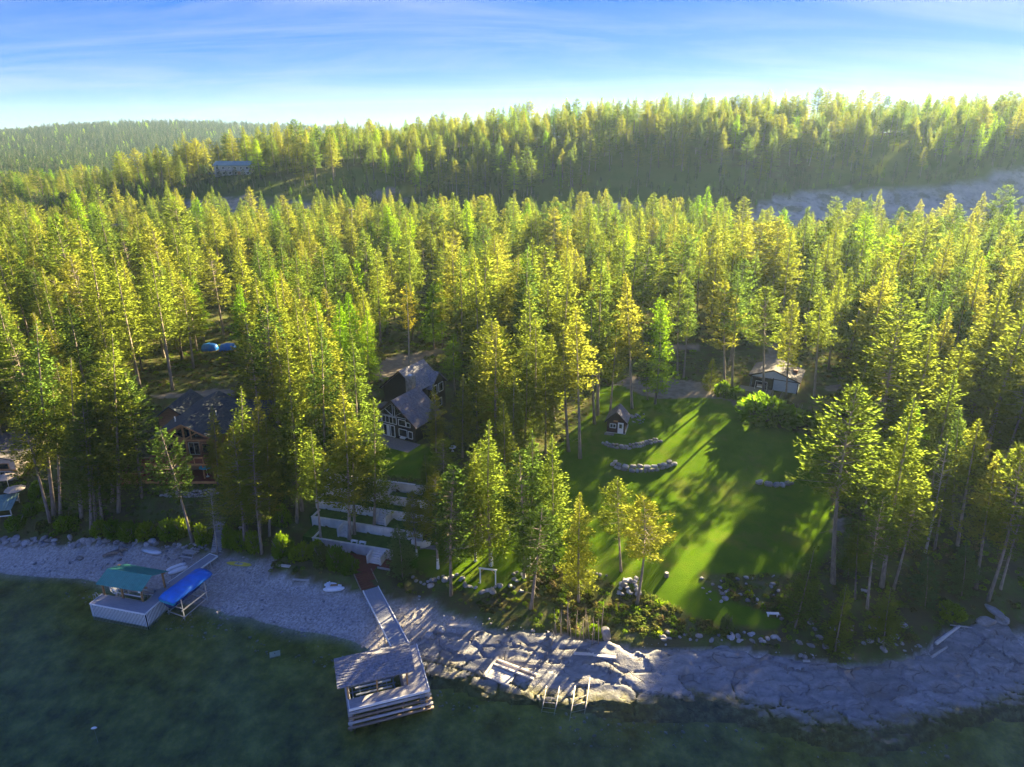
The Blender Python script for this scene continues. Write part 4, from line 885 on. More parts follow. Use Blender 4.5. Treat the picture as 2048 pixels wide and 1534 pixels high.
# rounded end block of the second wall
p = tw(16.0, 3.0); t = thing('retaining_wall', 'short curved concrete wall stub at the start of the gravel path', 'wall', (p[0], p[1], 3.6), TYAW+R(10))
for k in range(5):
    a0, a1 = R(-40+22*k), R(-40+22*(k+1)); r0, r1 = 1.5, 1.85
    MB().add([(r*math.sin(a)-.4, 1.2-r*math.cos(a), zz) for zz in (-.6, 1.15) for r, a in ((r0,a0),(r1,a0),(r1,a1),(r0,a1))], [(0,1,2,3),(7,6,5,4),(0,4,5,1),(1,5,6,2),(2,6,7,3),(3,7,4,0)]).build('wall_segment', M['concrete'], t)
p = tw(8, .6)
for k, (du, lb) in enumerate(((6.4, 'left white bench block on the lowest terrace'), (7.7, 'right white bench block on the lowest terrace'))):
    q = tw(du, .75); t = thing('garden_bench', lb, 'bench', (q[0], q[1], 4.08), TYAW, 'white bench blocks'); MB().box(-.5, .5, -.2, .2, .28, .36).build('seat', M['white'], t)
    for sx in (-.4, .4): MB().box(sx-.06, sx+.06, -.16, .16, 0, .278).build('leg', M['white'], t)
# red deck
p = tw(0, 0); t = thing('wooden_deck', 'red-brown stained wooden deck below the lowest terrace wall', 'deck', (p[0], p[1], 3.0), TYAW)
b = boards(MB(), .3, 13.2, -2.3, -.35, 0, 'x'); boards(b, 8.6, 11.3, -3.9, -2.31, 0, 'x'); b.build('deck_boards', M['redwood'], t, kind='stuff')
MB().box(.3, 8.5, -2.40, -2.31, -.28, .03).build('rim_board', M['redwood'], t); MB().box(11.4, 13.3, -2.40, -2.31, -.28, .03).build('rim_board', M['greywood'], t)
for x in (.6, 3.2, 5.8, 8.4, 11.4, 13.0): MB().box(x-.07, x+.07, -2.2, -2.06, -1.6, -.055).build('post', M['brownwood'], t)
NB = 8; s0 = Vector((9.95, -3.92, 0)); s1 = Vector((12.1, -6.1, -.62)); dv = (s1-s0)/NB; sdv = Vector((-dv.y, dv.x, 0)).normalized()*-1
ang = math.atan2(dv.y, dv.x)
for k in range(NB): q = s0+dv*(k+.5); MB().beam(q-sdv*1.15+Vector((0,0,-.03)), q+sdv*1.15+Vector((0,0,-.03)), .34, .06).build('stair_tread', M['redwood'], t)
for sg in (-1, 1): MB().beam(s0+sdv*sg*1.2+Vector((0,0,-.02)), s1+sdv*sg*1.2+Vector((0,0,-.05)), .09, .3).build('stringer', M['brownwood'], t)
def t_world(u, v, z): q = tw(u, v); return Vector((q[0], q[1], z))
SB = t_world(12.25, -6.25, 2.38)

# ------------------------------------------------------------------ gangway and centre boathouse dock
DO = P(699, 1419, 2.3); DYAW = R(18.28)
def dw(x, y, z): return Vector((DO[0]+math.cos(DYAW)*x-math.sin(DYAW)*y, DO[1]+math.sin(DYAW)*x+math.cos(DYAW)*y, z))
GE = dw(6.75, 7.6, 2.33); gd = GE-SB; gl = gd.length; ga = math.atan2(gd.y, gd.x)
t = thing('gangway', 'long grey plank gangway with white edges from red stairs to boathouse dock', 'gangway', SB, ga)
b = MB(); x = 0
while x < gl-.05: b.box(x+.01, min(gl, x+.17)-.01, -.98, .98, -.05, rnd.uniform(-.004, .004)); x += .17
b.build('deck_boards', M['deckgrey'], t, kind='stuff')
for s in (-1, 1): MB().box(0, gl, s*1.03-.05, s*1.03+.05, -.22, .10).build('edge_rail', M['white'], t)
for x in (2.2, 5.4, 8.6):
    for s in (-.9, .9):
        q = SB+Vector((math.cos(ga)*x-math.sin(ga)*s, math.sin(ga)*x+math.cos(ga)*s, 0)); MB().box(x-.06, x+.06, s-.06, s+.06, zg(q.x, q.y)-2.6, -.06).build('support_leg', M['metalgrey'], t)
t = thing('boathouse_dock', 'timber crib dock with shingled boat shelter roof in the centre', 'dock', DO, DYAW)
Wd, Dp = 8.6, 7.5
b = boards(MB(), 0.05, Wd-.05, .05, 1.45, 0, 'y'); boards(b, 6.2, Wd-.05, 1.46, Dp-.05, 0, 'x'); boards(b, .05, 6.18, 6.2, Dp-.05, 0, 'y')
b.build('deck_boards', M['greywood'], t, kind='stuff')
for a in ((-.06, Wd+.06, -.06, .04), (-.06, .04, .045, 1.45), (Wd-.04, Wd+.06, .045, Dp), (6.08, 6.19, 1.5, 6.15)): MB().box(*a, -.24, .06).build('edge_board', M['white'] if a[0] != 6.08 else M['greywood'], t)
for k in range(4):                                   # crib logs, front then sides
    z = -.48-.55*k; r = .15
    MB().tube([(-.15-.08*k, -.12-.10*k, z), (Wd/2, -.14-.10*k, z+.02), (Wd+.15+.05*k, -.12-.10*k, z)], [r, r*1.05, r], 8).build('crib_log', M['brownwood'] if k % 2 else M['greywood'], t, True)
    for x in (.12-.06*k, Wd-.12+.05*k):
        MB().tube([(x, -.2-.10*k, z-.27), (x, Dp, z-.27)], [r, r], 8).build('crib_log', M['greywood'], t, True)
    MB().tube([(6.2, 1.4, z-.27), (6.2, Dp, z-.27)], [r, r], 8).build('crib_log', M['greywood'], t, True)
    MB().tube([(0, 1.5, z), (6.2, 1.5, z)], [r, r], 8).build('crib_log', M['greywood'], t, True)
for x in (.3, 2.9, 5.6, Wd-.3): MB().box(x-.1, x+.1, .06, .26, -3.6, -.06).build('crib_post', M['brownwood'], t)
for x, y in ((.05, 1.5), (3.17, 1.55), (6.45, 1.55), (.05, 5.2), (6.45, 5.2)): MB().box(x-.09, x+.09, y-.09, y+.09, -.2, 2.25).build('roof_post', M['postwood'], t)
MB().box(-.4, 6.9, 1.4, 1.58, 2.0, 2.2).build('roof_beam', M['postwood'], t); MB().box(-.4, 6.9, 5.1, 5.28, 2.0, 2.2).build('roof_beam', M['postwood'], t)
roof(t, [(-1.0, .95, 2.2), (7.3, .95, 2.2), (7.3, 3.25, 3.2), (-1.0, 3.25, 3.2)], .12, 'shingle', True, seed=4, exp=.26)
roof(t, [(7.3, 5.5, 2.2), (-1.0, 5.5, 2.2), (-1.0, 3.254, 3.202), (7.3, 3.254, 3.202)], .12, 'shingle', True, seed=5, exp=.26)
ld = MB()
for x in (7.55, 7.95): ld.beam((x, -.32, -2.1), (x, -.32, .12), .05, .05)
for k in range(6): ld.beam((7.55, -.32, -1.9+.34*k), (7.95, -.32, -1.9+.34*k), .05, .05)
ld.build('ladder', M['bluesteel'], t)
q = dw(2.9, 3.3, 0); lf = thing('boat_lift', 'empty blue-grey steel boat lift inside the centre boathouse', 'boat lift', q, DYAW)
for y in (-1.1, 1.1):
    MB().beam((-2.6, y, 1.15), (2.6, y, 1.15), .12, .16).build('cradle_rail', M['bluesteel'], lf); MB().beam((-2.6, y, .25), (2.6, y, .25), .1, .12).build('base_rail', M['bluesteel'], lf)
    for x in (-2.3, 2.3): MB().beam((x, y, -2.3), (x, y, 1.65), .11, .11).build('upright', M['bluesteel'], lf)
    for x in (-1.3, 0, 1.3): MB().beam((x-.6, y, .3), (x+.6, y, 1.1), .05, .05).build('brace', M['bluesteel'], lf)
for x in (-2.3, 2.3): MB().beam((x, -1.1, .9), (x, 1.1, .9), .1, .12).build('cross_beam', M['bluesteel'], lf)
MB().beam((-2.0, -.5, 1.35), (2.0, -.5, 1.35), .22, .1).build('bunk', M['metalgrey'], lf); MB().beam((-2.0, .5, 1.35), (2.0, .5, 1.35), .22, .1).build('bunk', M['metalgrey'], lf)
for x in (-1.5, 1.5): MB().beam((x, -1.1, 1.25), (x, 1.1, 1.25), .08, .08).build('bunk_support', M['bluesteel'], lf)

# ------------------------------------------------------------------ left dock with green roof
LO = P(180, 1207, 1.9); LYAW = R(-14.16)
def lw(x, y, z): return Vector((LO[0]+math.cos(LYAW)*x-math.sin(LYAW)*y, LO[1]+math.sin(LYAW)*x+math.cos(LYAW)*y, z))
t = thing('covered_dock', 'grey dock with white slatted sides and green metal roof', 'dock', LO, LYAW)
b = boards(MB(), 0.03, 8.4, .03, 2.05, 0, 'x', .2); boards(b, 6.75, 8.4, 2.06, 6.0, 0, 'x', .2); b.build('deck_boards', M['deckgrey'], t, kind='stuff')
for a in ((-.06, 8.5, -.07, .02), (8.41, 8.5, .025, 6.0), (-.06, .02, .025, 2.05)): MB().box(*a, -.16, .05).build('edge_board', M['white'], t)
x = .05
while x < 8.45: MB().box(x, x+.10, -.125, -.075, -2.6, -.17).build('side_slat', M['white'], t); x += .225
y = .1
while y < 5.9: MB().box(8.505, 8.555, y, y+.10, -2.6, -.17).build('side_slat', M['white'], t); y += .225
y = .1
while y < 2.0: MB().box(-.12, -.07, y, y+.10, -2.6, -.17).build('side_slat', M['white'], t); y += .225
MB().box(.1, 8.3, .1, 1.9, -2.6, -.30).build('crib_shade_block', M['shadedark'], t); MB().box(6.9, 8.3, 1.95, 5.8, -2.6, -.3).build('crib_shade_block', M['shadedark'], t)  # near-black blocks paint the shade seen between the slats
for x, y in ((.4, 2.0), (3.4, 2.0), (6.4, 2.05), (7.2, 5.2), (.4, 5.2)): MB().box(x-.1, x+.1, y-.1, y+.1, -1.9 if y > 2.1 and x < 7 else -.06, 2.45).build('roof_post', M['postwood'], t)
MB().box(.2, 7.6, 1.9, 2.08, 2.3, 2.48).build('roof_beam', M['postwood'], t); MB().box(.2, 7.6, 5.1, 5.28, 2.3, 2.48).build('roof_beam', M['postwood'], t)
def ribbed(A, B, Cc, D, n):
    b = MB(); A, B, Cc, D = map(Vector, (A, B, Cc, D)); nr = (B-A).cross(D-A).normalized(); nr = nr if nr.z > 0 else -nr
    for k in range(n+1): p_, q_ = A.lerp(B, k/n), D.lerp(Cc, k/n); b.beam(p_+nr*.015, q_+nr*.015, .05, .05)
    return b
f4 = [(.7, .9, 2.48), (7.5, 1.05, 2.48), (7.75, 2.95, 3.62), (1.0, 2.8, 3.62)]; o = roof(t, f4, .07, 'greenmetal'); ribbed(*f4, 24).build('ribs', M['greenmetal'], o, kind='stuff')
f4 = [(7.75, 5.6, 2.48), (1.2, 5.6, 2.48), (1.0, 2.81, 3.622), (7.75, 2.96, 3.622)]; o = roof(t, f4, .07, 'greenmetal'); ribbed(*f4, 24).build('ribs', M['greenmetal'], o, kind='stuff')
MB().box(6.85, 7.2, 1.2, 1.23, 2.05, 2.5).build('notice_board', M['white'], t)
for x in (.25, .6): MB().tube([(-.05, x+.9, 0), (-.3, x+.9, .55), (-.55, x+.9, .5), (-.6, x+.9, -1.2)], [.03]*4, 6).build('handrail', M['metalgrey'], t, True)
# winch wheel on the dock
q = lw(1.75, 2.35, 1.9); t2 = thing('winch_wheel', 'white spoked lift wheel beside the left dock slip', 'winch', q, LYAW)
n = 16; rimb = MB(); rimb.tube([(.62*math.cos(2*math.pi*k/n), 0, .75+.62*math.sin(2*math.pi*k/n)) for k in range(n+1)], [.045]*(n+1), 6, False); rimb.build('rim', M['white'], t2, True)
for k in range(4): a = math.pi*k/4; MB().beam((-.6*math.cos(a), 0, .75-.6*math.sin(a)), (.6*math.cos(a), 0, .75+.6*math.sin(a)), .05, .05).build('spoke', M['white'], t2)
MB().tube([(0, -.08, .75), (0, .3, .75)], [.2, .2], 10).build('hub', M['white'], t2); MB().beam((0, .22, .75), (0, .22, -.6), .12, .12).build('stand', M['white'], t2)
MB().beam((.2, .22, .2), (4.3, .22, .2), .09, .12).build('drive_beam', M['white'], t2)
q = lw(3.6, 3.7, 0); lf = thing('boat_lift', 'grey boat lift frame under the green dock roof', 'boat lift', q, LYAW)
for y in (-1.0, 1.0):
    MB().beam((-2.4, y, 1.2), (2.5, y, 1.2), .14, .16).build('cradle_rail', M['metalgrey'], lf)
    for x in (-2.2, 2.2): MB().beam((x, y, -1.6), (x, y, 1.6), .11, .11).build('upright', M['metalgrey'], lf)
for x in (-2.2, 2.2): MB().beam((x, -1.0, 1.0), (x, 1.0, 1.0), .1, .12).build('cross_beam', M['metalgrey'], lf)
for y in (-.45, .45): MB().beam((-1.9, y, 1.4), (1.9, y, 1.4), .25, .1).build('bunk', M['greywood'], lf)
# walkway from that dock to the shore
a, c = lw(7.55, 6.05, 1.9), Vector(P(427, 1110, 2.05).tolist()); gd = c-a; gl = gd.length
t = thing('walkway', 'straight grey walkway with white edges from green-roofed dock to beach stairs', 'walkway', a, math.atan2(gd.y, gd.x)); pt = math.atan2(gd.z, gl)
b = MB(); x = 0
while x < gl-.05: b.box(x+.008, min(gl, x+.2)-.008, -.72, .72, -.05+x*pt, x*pt); x += .2
b.build('deck_boards', M['deckgrey'], t, kind='stuff')
for s in (-1, 1): MB().beam((0, s*.77, -.05), (gl, s*.77, gl*pt-.05), .09, .22).build('edge_rail', M['white'], t)
MB().box(gl-.02, gl+.1, -.8, .8, -.2+gl*pt, .03+gl*pt).build('end_board', M['white'], t)
for x in (1.2, 3.6, 6.0):
    for s in (-.6, .6): MB().box(x-.05, x+.05, s-.05, s+.05, -2.4, -.06).build('support_leg', M['metalgrey'], t)
q = lw(6.75, 4.2, 1.2); t = thing('ramp', 'small plank ramp behind the green-roofed dock', 'ramp', q, LYAW)
b = MB()
for k in range(9): b.box(-2.3+.26*k, -2.3+.26*k+.24, .1, 1.3, -.05, 0)
b.build('deck_boards', M['greywood'], t, kind='stuff'); MB().box(-2.3, .04, .02, .098, -.15, .02).build('edge_board', M['white'], t)
for x in (-2.1, -.2): MB().box(x-.05, x+.05, .3, .4, -1.8, -.06).build('support_leg', M['greywood'], t)

# ------------------------------------------------------------------ covered boat on its lift
BF = (lw(10.55, 1.7, 0)+Vector((0, 0, 0))); BB = lw(11.5, 8.0, 0); bd = BB-BF; byaw = math.atan2(bd.y, bd.x)-math.pi/2; bl = bd.length
mid = (BF+BB)/2; t = thing('covered_boat', 'boat under a bright blue tarpaulin raised beside the left dock', 'boat', (mid.x, mid.y, 0), byaw)
def loft(secs, name, mat, parent, close=True):
    b = MB(); n = len(secs[0])
    for s in secs: b.v += [tuple(p) for p in s]
    for i in range(len(secs)-1):
        for k in range(n-(0 if close else 1)): k2 = (k+1) % n; b.f.append((i*n+k, i*n+k2, (i+1)*n+k2, (i+1)*n+k))
    if close: b.f.append(tuple(range(n-1, -1, -1))); b.f.append(tuple((len(secs)-1)*n+k for k in range(n)))
    return b.build(name, mat, parent, True)
def tsec(y, hw, zt_, zs, sag=0): return [(-hw, y, zs), (-hw*1.02, y, zs+.18), (-hw*.72, y, zt_-.14-sag), (0, y, zt_), (hw*.72, y, zt_-.14-sag), (hw*1.02, y, zs+.18), (hw, y, zs)]
h2 = bl/2
loft([tsec(-h2-.1, 1.3, 3.5, 3.0), tsec(-h2+.4, 1.42, 3.78, 3.02, -.03), tsec(-h2*.5, 1.45, 3.86, 3.1, .04), tsec(0, 1.45, 3.82, 3.08, -.02), tsec(h2*.5, 1.45, 3.9, 3.12, .05), tsec(h2-.5, 1.42, 3.86, 3.1, -.02), tsec(h2+.1, 1.25, 3.7, 3.1)], 'tarpaulin', M['bluetarp'], t)
MB().box(-1.22, 1.22, -h2-.14, -h2+.3, 2.72, 3.02).build('stern_cover', M['tealtarp'], t)
def hsec(y, hw, z0, z1): return [(-hw, y, z1), (-hw*.8, y, z0+.35), (0, y, z0), (hw*.8, y, z0+.35), (hw, y, z1)]
loft([hsec(-h2+.15, .95, 1.75, 2.74), hsec(-h2*.3, 1.02, 1.75, 2.78), hsec(h2*.4, .95, 1.85, 2.84), hsec(h2-.4, .45, 2.2, 2.94)], 'hull', M['navy'], t)
lf = thing('boat_lift', 'silver lift frame carrying the blue tarpaulin boat', 'boat lift', (mid.x, mid.y, 0), byaw)
for x in (-1.35, 1.45):
    for y in (-h2+.9, h2-1.6):
        q = mid+Vector((math.cos(byaw)*x-math.sin(byaw)*y, math.sin(byaw)*x+math.cos(byaw)*y, 0)); zb = zg(q.x, q.y); MB().beam((x, y, zb-.05), (x, y, 3.05), .1, .1).build('upright', M['metalgrey'], lf)
    MB().beam((x, -h2+.7, 1.35), (x, h2-1.4, 1.45), .1, .14).build('side_rail', M['metalgrey'], lf); MB().beam((x, -h2+.7, .22), (x, h2-1.4, .5), .09, .12).build('base_rail', M['metalgrey'], lf)
for y in (-h2+.9, h2-1.6): MB().beam((-1.35, y, 1.58), (1.45, y, 1.58), .1, .12).build('cross_beam', M['metalgrey'], lf); MB().beam((-1.35, y, .3), (1.45, y, .3), .09, .1).build('cross_beam', M['metalgrey'], lf)
# ------------------------------------------------------------------ black house
BYAW = R(-28.5); t = thing('house', 'black timber house with two steep shingled gables and stone chimney', 'house', (-20.63, 107.2, 9.4), BYAW)
n0 = (0, -1, 0); rx = (1, 0, 0)
wx0, wx1, wy0, wy1 = gable(t, -5.2, 4.6, -.4, .7, 8.6, -.6, 2.9, 2.9, 7.1, 'blackwood', 'shinglebrown', shing=True, seed=21, fascia='brownblack', exp=.42)
y = wy0-.002
frame_win(t, (-3.0, y, 2.55), rx, 3.1, 1.25, n0, 3); frame_win(t, (.55, y, 2.55), rx, 1.5, 1.1, n0, 0); frame_win(t, (2.2, y, 2.55), rx, .8, .8, n0, 0); frame_win(t, (-3.9, y, 2.55), rx, .7, 1.0, n0, 0)
frame_win(t, (.55, y, .55), rx, 1.7, 1.35, n0, 0); frame_win(t, (2.55, y, .5), rx, .85, 1.3, n0, 0); frame_win(t, (-4.1, y, .25), rx, .8, 1.7, n0, 0)
dr = frame_win(t, (-2.9, y, .05), rx, 2.5, 2.1, n0, 2, .12, name='french_door'); MB().box(-2.0, -1.45, y-.16, y-.105, .1, 2.05).build('door_leaf', M['white'], dr)
tb = [((-3.7, 4.0), (2.9, 4.0)), ((-3.7, 4.0), (-.75, 6.3)), ((2.9, 4.0), (-.05, 6.3)), ((-.62, 4.1), (-.62, 6.2)), ((-.18, 4.1), (-.18, 6.2)), ((-.75, 4.15), (-2.25, 5.1)), ((-.05, 4.15), (1.45, 5.1))]
for k, (a, c) in enumerate(tb): MB().beam((a[0], y-.06-.004*k, a[1]), (c[0], y-.06-.004*k, c[1]), .05, .10, up=(0, 1, 0)).build('gable_truss', M['white'], t)
g = MB(); g.add([(-3.4, y-.012, 4.1), (2.6, y-.012, 4.1), (-.4, y-.012, 6.3)], [(0, 1, 2)]); g.build('gable_pane', M['glass'], t)
MB().box(.9, 1.9, y-.42, y-.05, .28, .5).build('window_box', M['white'], t)
# rear block and its right-hand cross gable
gable(t, -9.7, -1.0, -5.0, 9.0, 16.8, -.6, 5.0, 5.7, 9.1, 'blackwood', 'shingle', shing=True, seed=31, fascia='brownblack', exp=.42)
roof(t, [(-.4, 12.5, 5.0), (-4.2, 12.5, 5.0), (-4.2, 15.3, 7.75), (-.4, 15.3, 7.75)], .15, 'shingle', True, seed=41); roof(t, [(-4.2, 18.0, 5.2), (-.4, 18.0, 5.2), (-.4, 15.304, 7.752), (-4.2, 15.304, 7.752)], .15, 'shingle', True, seed=42)
b = MB(); f = [(12.9, -.6), (17.6, -.6), (17.6, 5.2), (15.3, 7.5), (12.9, 5.1)]; b.add([(-.75, a, z) for a, z in f]+[(-4.0, a, z) for a, z in f], [(0,1,2,3,4), (9,8,7,6,5)]+[(i, 5+i, 5+(i+1) % 5, (i+1) % 5) for i in range(5)]); b.build('wall', M['blackwood'], t)
for a in ((13.4, 3.6, 1.4, 1.7), (15.4, 3.6, 1.4, 1.7), (14.0, .8, 2.2, 1.5)): frame_win(t, (-.748, a[0], a[1]), (0, 1, 0), a[2], a[3], (1, 0, 0), 0)
ch = MB().box(-2.55, -1.2, 7.75, 8.95, 0, 9.0).build('chimney', M['stonechimney'], t)
for k in range(44):                                  # facing stones on the chimney
    z = 4.6+.36*(k//4); x = -2.5+.34*(k % 4)+(.08 if (k//4) % 2 else 0); MB().box(x, x+.30, 7.69, 7.748, z, z+.30).build('stone', M['stonechimney'], ch)
MB().box(-2.1, -1.65, 8.1, 8.6, 9.002, 9.16).build('chimney_cap', M['white'], ch)
MB().box(-9.0, -5.0, 6.4, 9.3, 2.2, 2.35).build('porch_roof', M['brownroof'], t)
MB().box(-5.8, 5.2, -2.6, .95, -.35, .02).build('patio', M['path'], t)
for k in range(3): MB().box(-1.5, 4.8, -3.1-.45*k, -2.62-.45*k, -.8, -.12-.15*k).build('patio_step', M['stonechimney'], t)
t = thing('outdoor_table', 'pale round table on the terrace right of the black house', 'table', (*tuple(G(905, 902)[:2]), zg(*G(905, 902)[:2])), .3)
MB().tube([(0, 0, .7), (0, 0, .75)], [.65, .65], 14).build('table_top', M['white'], t); MB().tube([(0, 0, 0), (0, 0, .7)], [.06, .06], 8).build('leg', M['metalgrey'], t); MB().tube([(0, 0, -.02), (0, 0, .04)], [.3, .25], 10).build('foot', M['metalgrey'], t)

# ------------------------------------------------------------------ log house
t = thing('log_house', 'large log house with orange gable truss and dark roof on the left', 'house', (-53, 99.6, 6.9), 0)
gable(t, -6.0, 5.4, 0, .4, 15.5, -.8, 5.7, 5.7, 8.7, 'logdark', 'asphaltroof', ov=.9, shing=True, smat='asphaltroof', seed=51, fascia='logorange', exp=.5)
y = 1.298
for k, (a, c, w_) in enumerate([((-4.6, 5.75), (4.0, 5.75), .28), ((-4.9, 5.9), (0, 8.35), .26), ((4.4, 5.9), (0, 8.35), .26), ((-.05, 5.75), (-.05, 8.2), .24), ((0, 5.9), (-2.4, 7.1), .2), ((0, 5.9), (2.1, 7.1), .2), ((1.1, 5.9), (1.1, 7.7), .16)]):
    MB().beam((a[0], y-.45-.012*k, a[1]), (c[0], y-.45-.012*k, c[1]), w_, w_, up=(0, 1, 0)).build('gable_truss', M['logorange'], t)
for x in (-4.3, -2.0, 0, 2.1, 4.0): MB().tube([(x, y-.12, 2.95), (x, y-.12, 5.7)], [.13, .12], 8).build('log_post', M['logorange'], t, True)
frame_win(t, (.25, y, 3.0), rx, 1.7, 2.1, n0, 1, fmat='cream', name='patio_door'); frame_win(t, (-1.8, y, 3.05), rx, 1.6, 1.9, n0, 0, fmat='logorange'); frame_win(t, (-3.9, y, 3.6), rx, 1.6, 1.3, n0, 0, fmat='logorange'); frame_win(t, (2.4, y, 3.2), rx, 1.4, 1.7, n0, 0, fmat='logorange')
g = MB(); g.add([(-3.4, y-.012, 6.0), (3.0, y-.012, 6.0), (0, y-.012, 7.8)], [(0, 1, 2)]); g.build('gable_pane', M['glass'], t)
frame_win(t, (.2, y, 1.2), rx, 1.2, .9, n0, 0, name='window'); frame_win(t, (1.7, y, 1.2), rx, 1.6, .9, n0, 1); frame_win(t, (-3.8, y, .7), rx, 1.6, 1.3, n0, 0)
b = boards(MB(), -6.2, 5.2, -1.9, 1.29, 2.9, 'x'); dk = b.build('upper_deck', M['redwood'], t, kind='stuff'); dk['kind'] = 'stuff'
MB().box(-6.25, 5.25, -2.0, -1.91, 2.6, 2.93).build('deck_rim', M['logorange'], t)
for x in np.linspace(-6.1, 5.1, 9): MB().box(x-.06, x+.06, -1.9, -1.78, 2.9, 3.85).build('rail_post', M['logorange'], t)
MB().box(-6.2, 5.2, -1.93, -1.75, 3.852, 3.93).build('top_rail', M['logorange'], t); MB().box(-6.1, 5.1, -1.86, -1.82, 3.0, 3.75).build('rail_panel', M['redwood'], t)
for x in (-6.0, -3.6, -1.2, 1.2, 3.4, 5.0): MB().tube([(x, -1.6, -.5), (x, -1.6, 2.6)], [.13, .12], 8).build('log_post', M['logorange'], t, True)
b = boards(MB(), -5.6, 5.6, -2.6, 1.29, .1, 'x'); b.build('lower_deck', M['redwood'], t, kind='stuff'); MB().box(-5.6, 5.65, -2.72, -2.61, -.25, .14).build('deck_rim', M['logorange'], t)
for k in range(5): MB().box(-.75, -.1, y-.55, y-.45, .35+.32*k, .47+.32*k).build('ladder_rung', M['white'], t)
gable(t, -9.6, -3.6, -6.4, 9.5, 18.2, -.8, 5.6, 5.9, 8.0, 'logdark', 'asphaltroof', ov=.7, shing=True, smat='asphaltroof', seed=61, exp=.5)
roof(t, [(1.0, 9.0, 6.2), (10.5, 9.0, 5.4), (10.5, 13.0, 7.8), (1.0, 13.0, 8.3)], .16, 'asphaltroof', True, seed=71, exp=.5); MB().box(5.0, 9.8, 9.6, 15.0, -.8, 5.3).build('wall', M['logdark'], t)
for x, y_ in ((-3.2, 5.0), (2.6, 7.5)): MB().tube([(x, y_, 6.2), (x, y_, 8.1)], [.1, .1], 8).build('roof_vent', M['white'], t)
q = (-62.6, 96.8); t = thing('corner_deck', 'small railed orange-brown deck on posts left of the log house', 'deck', (q[0], q[1], 7.3), R(4))
b = boards(MB(), 0, 4.2, 0, 4.2, 0, 'x'); b.build('deck_boards', M['redwood'], t, kind='stuff')
for x, y_ in ((.05, .05), (2.1, .05), (4.15, .05), (.05, 2.1), (.05, 4.15), (4.15, 2.1)): MB().box(x-.06, x+.06, y_-.06, y_+.06, -2.4, 1.05).build('rail_post', M['logorange'], t)
for a in ((0, 4.2, -.005, .09), (-.005, .09, .1, 4.2)): MB().box(*a, 1.052, 1.12).build('top_rail', M['logorange'], t)
for a in ((.12, 2.03, .02, .06), (2.17, 4.08, .02, .06), (.02, .06, .12, 2.03), (.02, .06, 2.17, 4.08)): MB().box(*a, .12, .98).build('rail_panel', M['redwood'], t)
MB().box(.1, 4.1, .1, .16, -1.8, -.1).build('skirt_panel', M['logorange'], t); MB().box(.1, .16, .17, 4.1, -1.8, -.1).build('skirt_panel', M['logorange'], t)
um = thing('patio_umbrella', 'bright blue patio umbrella on the log house lower deck', 'umbrella', (-49.4, 98.6, 7.0), 0)
b = MB(); n = 8; b.v = [(0, 0, 2.25)]+[(1.15*math.cos(2*math.pi*k/n), 1.15*math.sin(2*math.pi*k/n), 1.8) for k in range(n)]; b.f = [(0, 1+k, 1+(k+1) % n) for k in range(n)]; b.build('canopy', M['tealtarp'], um)
MB().tube([(0, 0, 0), (0, 0, 2.24)], [.03, .03], 6).build('pole', M['white'], um); MB().tube([(0, 0, -.02), (0, 0, .1)], [.28, .22], 10).build('base', M['metalgrey'], um)

# ------------------------------------------------------------------ boulders and stones
def boulder_mesh(seed, flat=.75, jag=.28, box=0):
    rs = np.random.RandomState(seed); import bmesh
    bm = bmesh.new(); bmesh.ops.create_icosphere(bm, subdivisions=2, radius=1)
    dirs = rs.normal(0, 1, (9, 3)); dirs /= np.linalg.norm(dirs, axis=1, keepdims=True); lim = rs.uniform(.62, .92, 9)
    for v in bm.verts:
        p = np.array(v.co)
        for d, l in zip(dirs, lim):                 # cut flat facets
            k = p.dot(d)
            if k > l: p = p-d*(k-l)*.9
        if box: p = np.sign(p)*np.abs(p)**(1-box*.45)
        p *= 1+rs.normal(0, jag*.14); v.co = p*np.array([1, .85, flat])
    me = bpy.data.meshes.new('boulder'); bm.to_mesh(me); bm.free(); return me
BM = []
for k in range(7):
    me = boulder_mesh(40+k); me.materials.append(M['rock'] if k % 3 else M['rockwarm']); BM.append(me)
WM = []
for k in range(6):
    me = boulder_mesh(80+k, .8, .2, .7); me.materials.append(M['rockwarm'] if k % 2 else M['rock']); WM.append(me)
def stone(name, me, p, s, parent=None, rz=None, sink=.25, r_=rnd, **kw):
    o = link(name, me, parent, **kw); o.location = (float(p[0]), float(p[1]), float(p[2])+s[2]*(1-sink)*.45 if parent is None else float(p[2])); o.scale = s
    o.rotation_euler = (r_.uniform(-.25, .25), r_.uniform(-.25, .25), r_.uniform(0, 6.28) if rz is None else rz); return o
def boulders(pts, smin, smax, label, group, cat='boulder', flat=1):
    for (px, py) in pts:
        g_ = G(px, py); s = rnd.uniform(smin, smax)*rnd.choice([.7, 1, 1, 1.25])
        stone('boulder', rnd.choice(BM), (g_[0], g_[1], zg(g_[0], g_[1])), (s*rnd.uniform(.85, 1.3), s*rnd.uniform(.8, 1.1), s*rnd.uniform(.6, .95)*flat), label=label, cat=cat, group=group)
boulders([(rnd.uniform(-5, 318), 1084+rnd.uniform(-7, 9)+.012*max(0, 0)) for k in range(78)], .34, .62, 'grey boulder in the riprap row along the left beach', 'riprap boulders on the left beach')
boulders([(rnd.uniform(330, 415), rnd.uniform(1088, 1103)) for k in range(40)], .22, .36, 'pale stone in the heap beside the picnic table', 'stone heap by the picnic table')
boulders([(345+16*math.cos(a), 1114+5*math.sin(a)) for a in np.linspace(0, 6.28, 13)[:-1]], .16, .22, 'stone of the fire ring beside the picnic table', 'fire ring stones')
boulders([(216,1128),(252,1124),(240,1120),(203,1136),(160,1118),(70,1128),(30,1134),(110,1140),(240,1107)], .28, .5, 'boulder lying alone on the left beach gravel', 'lone beach boulders')
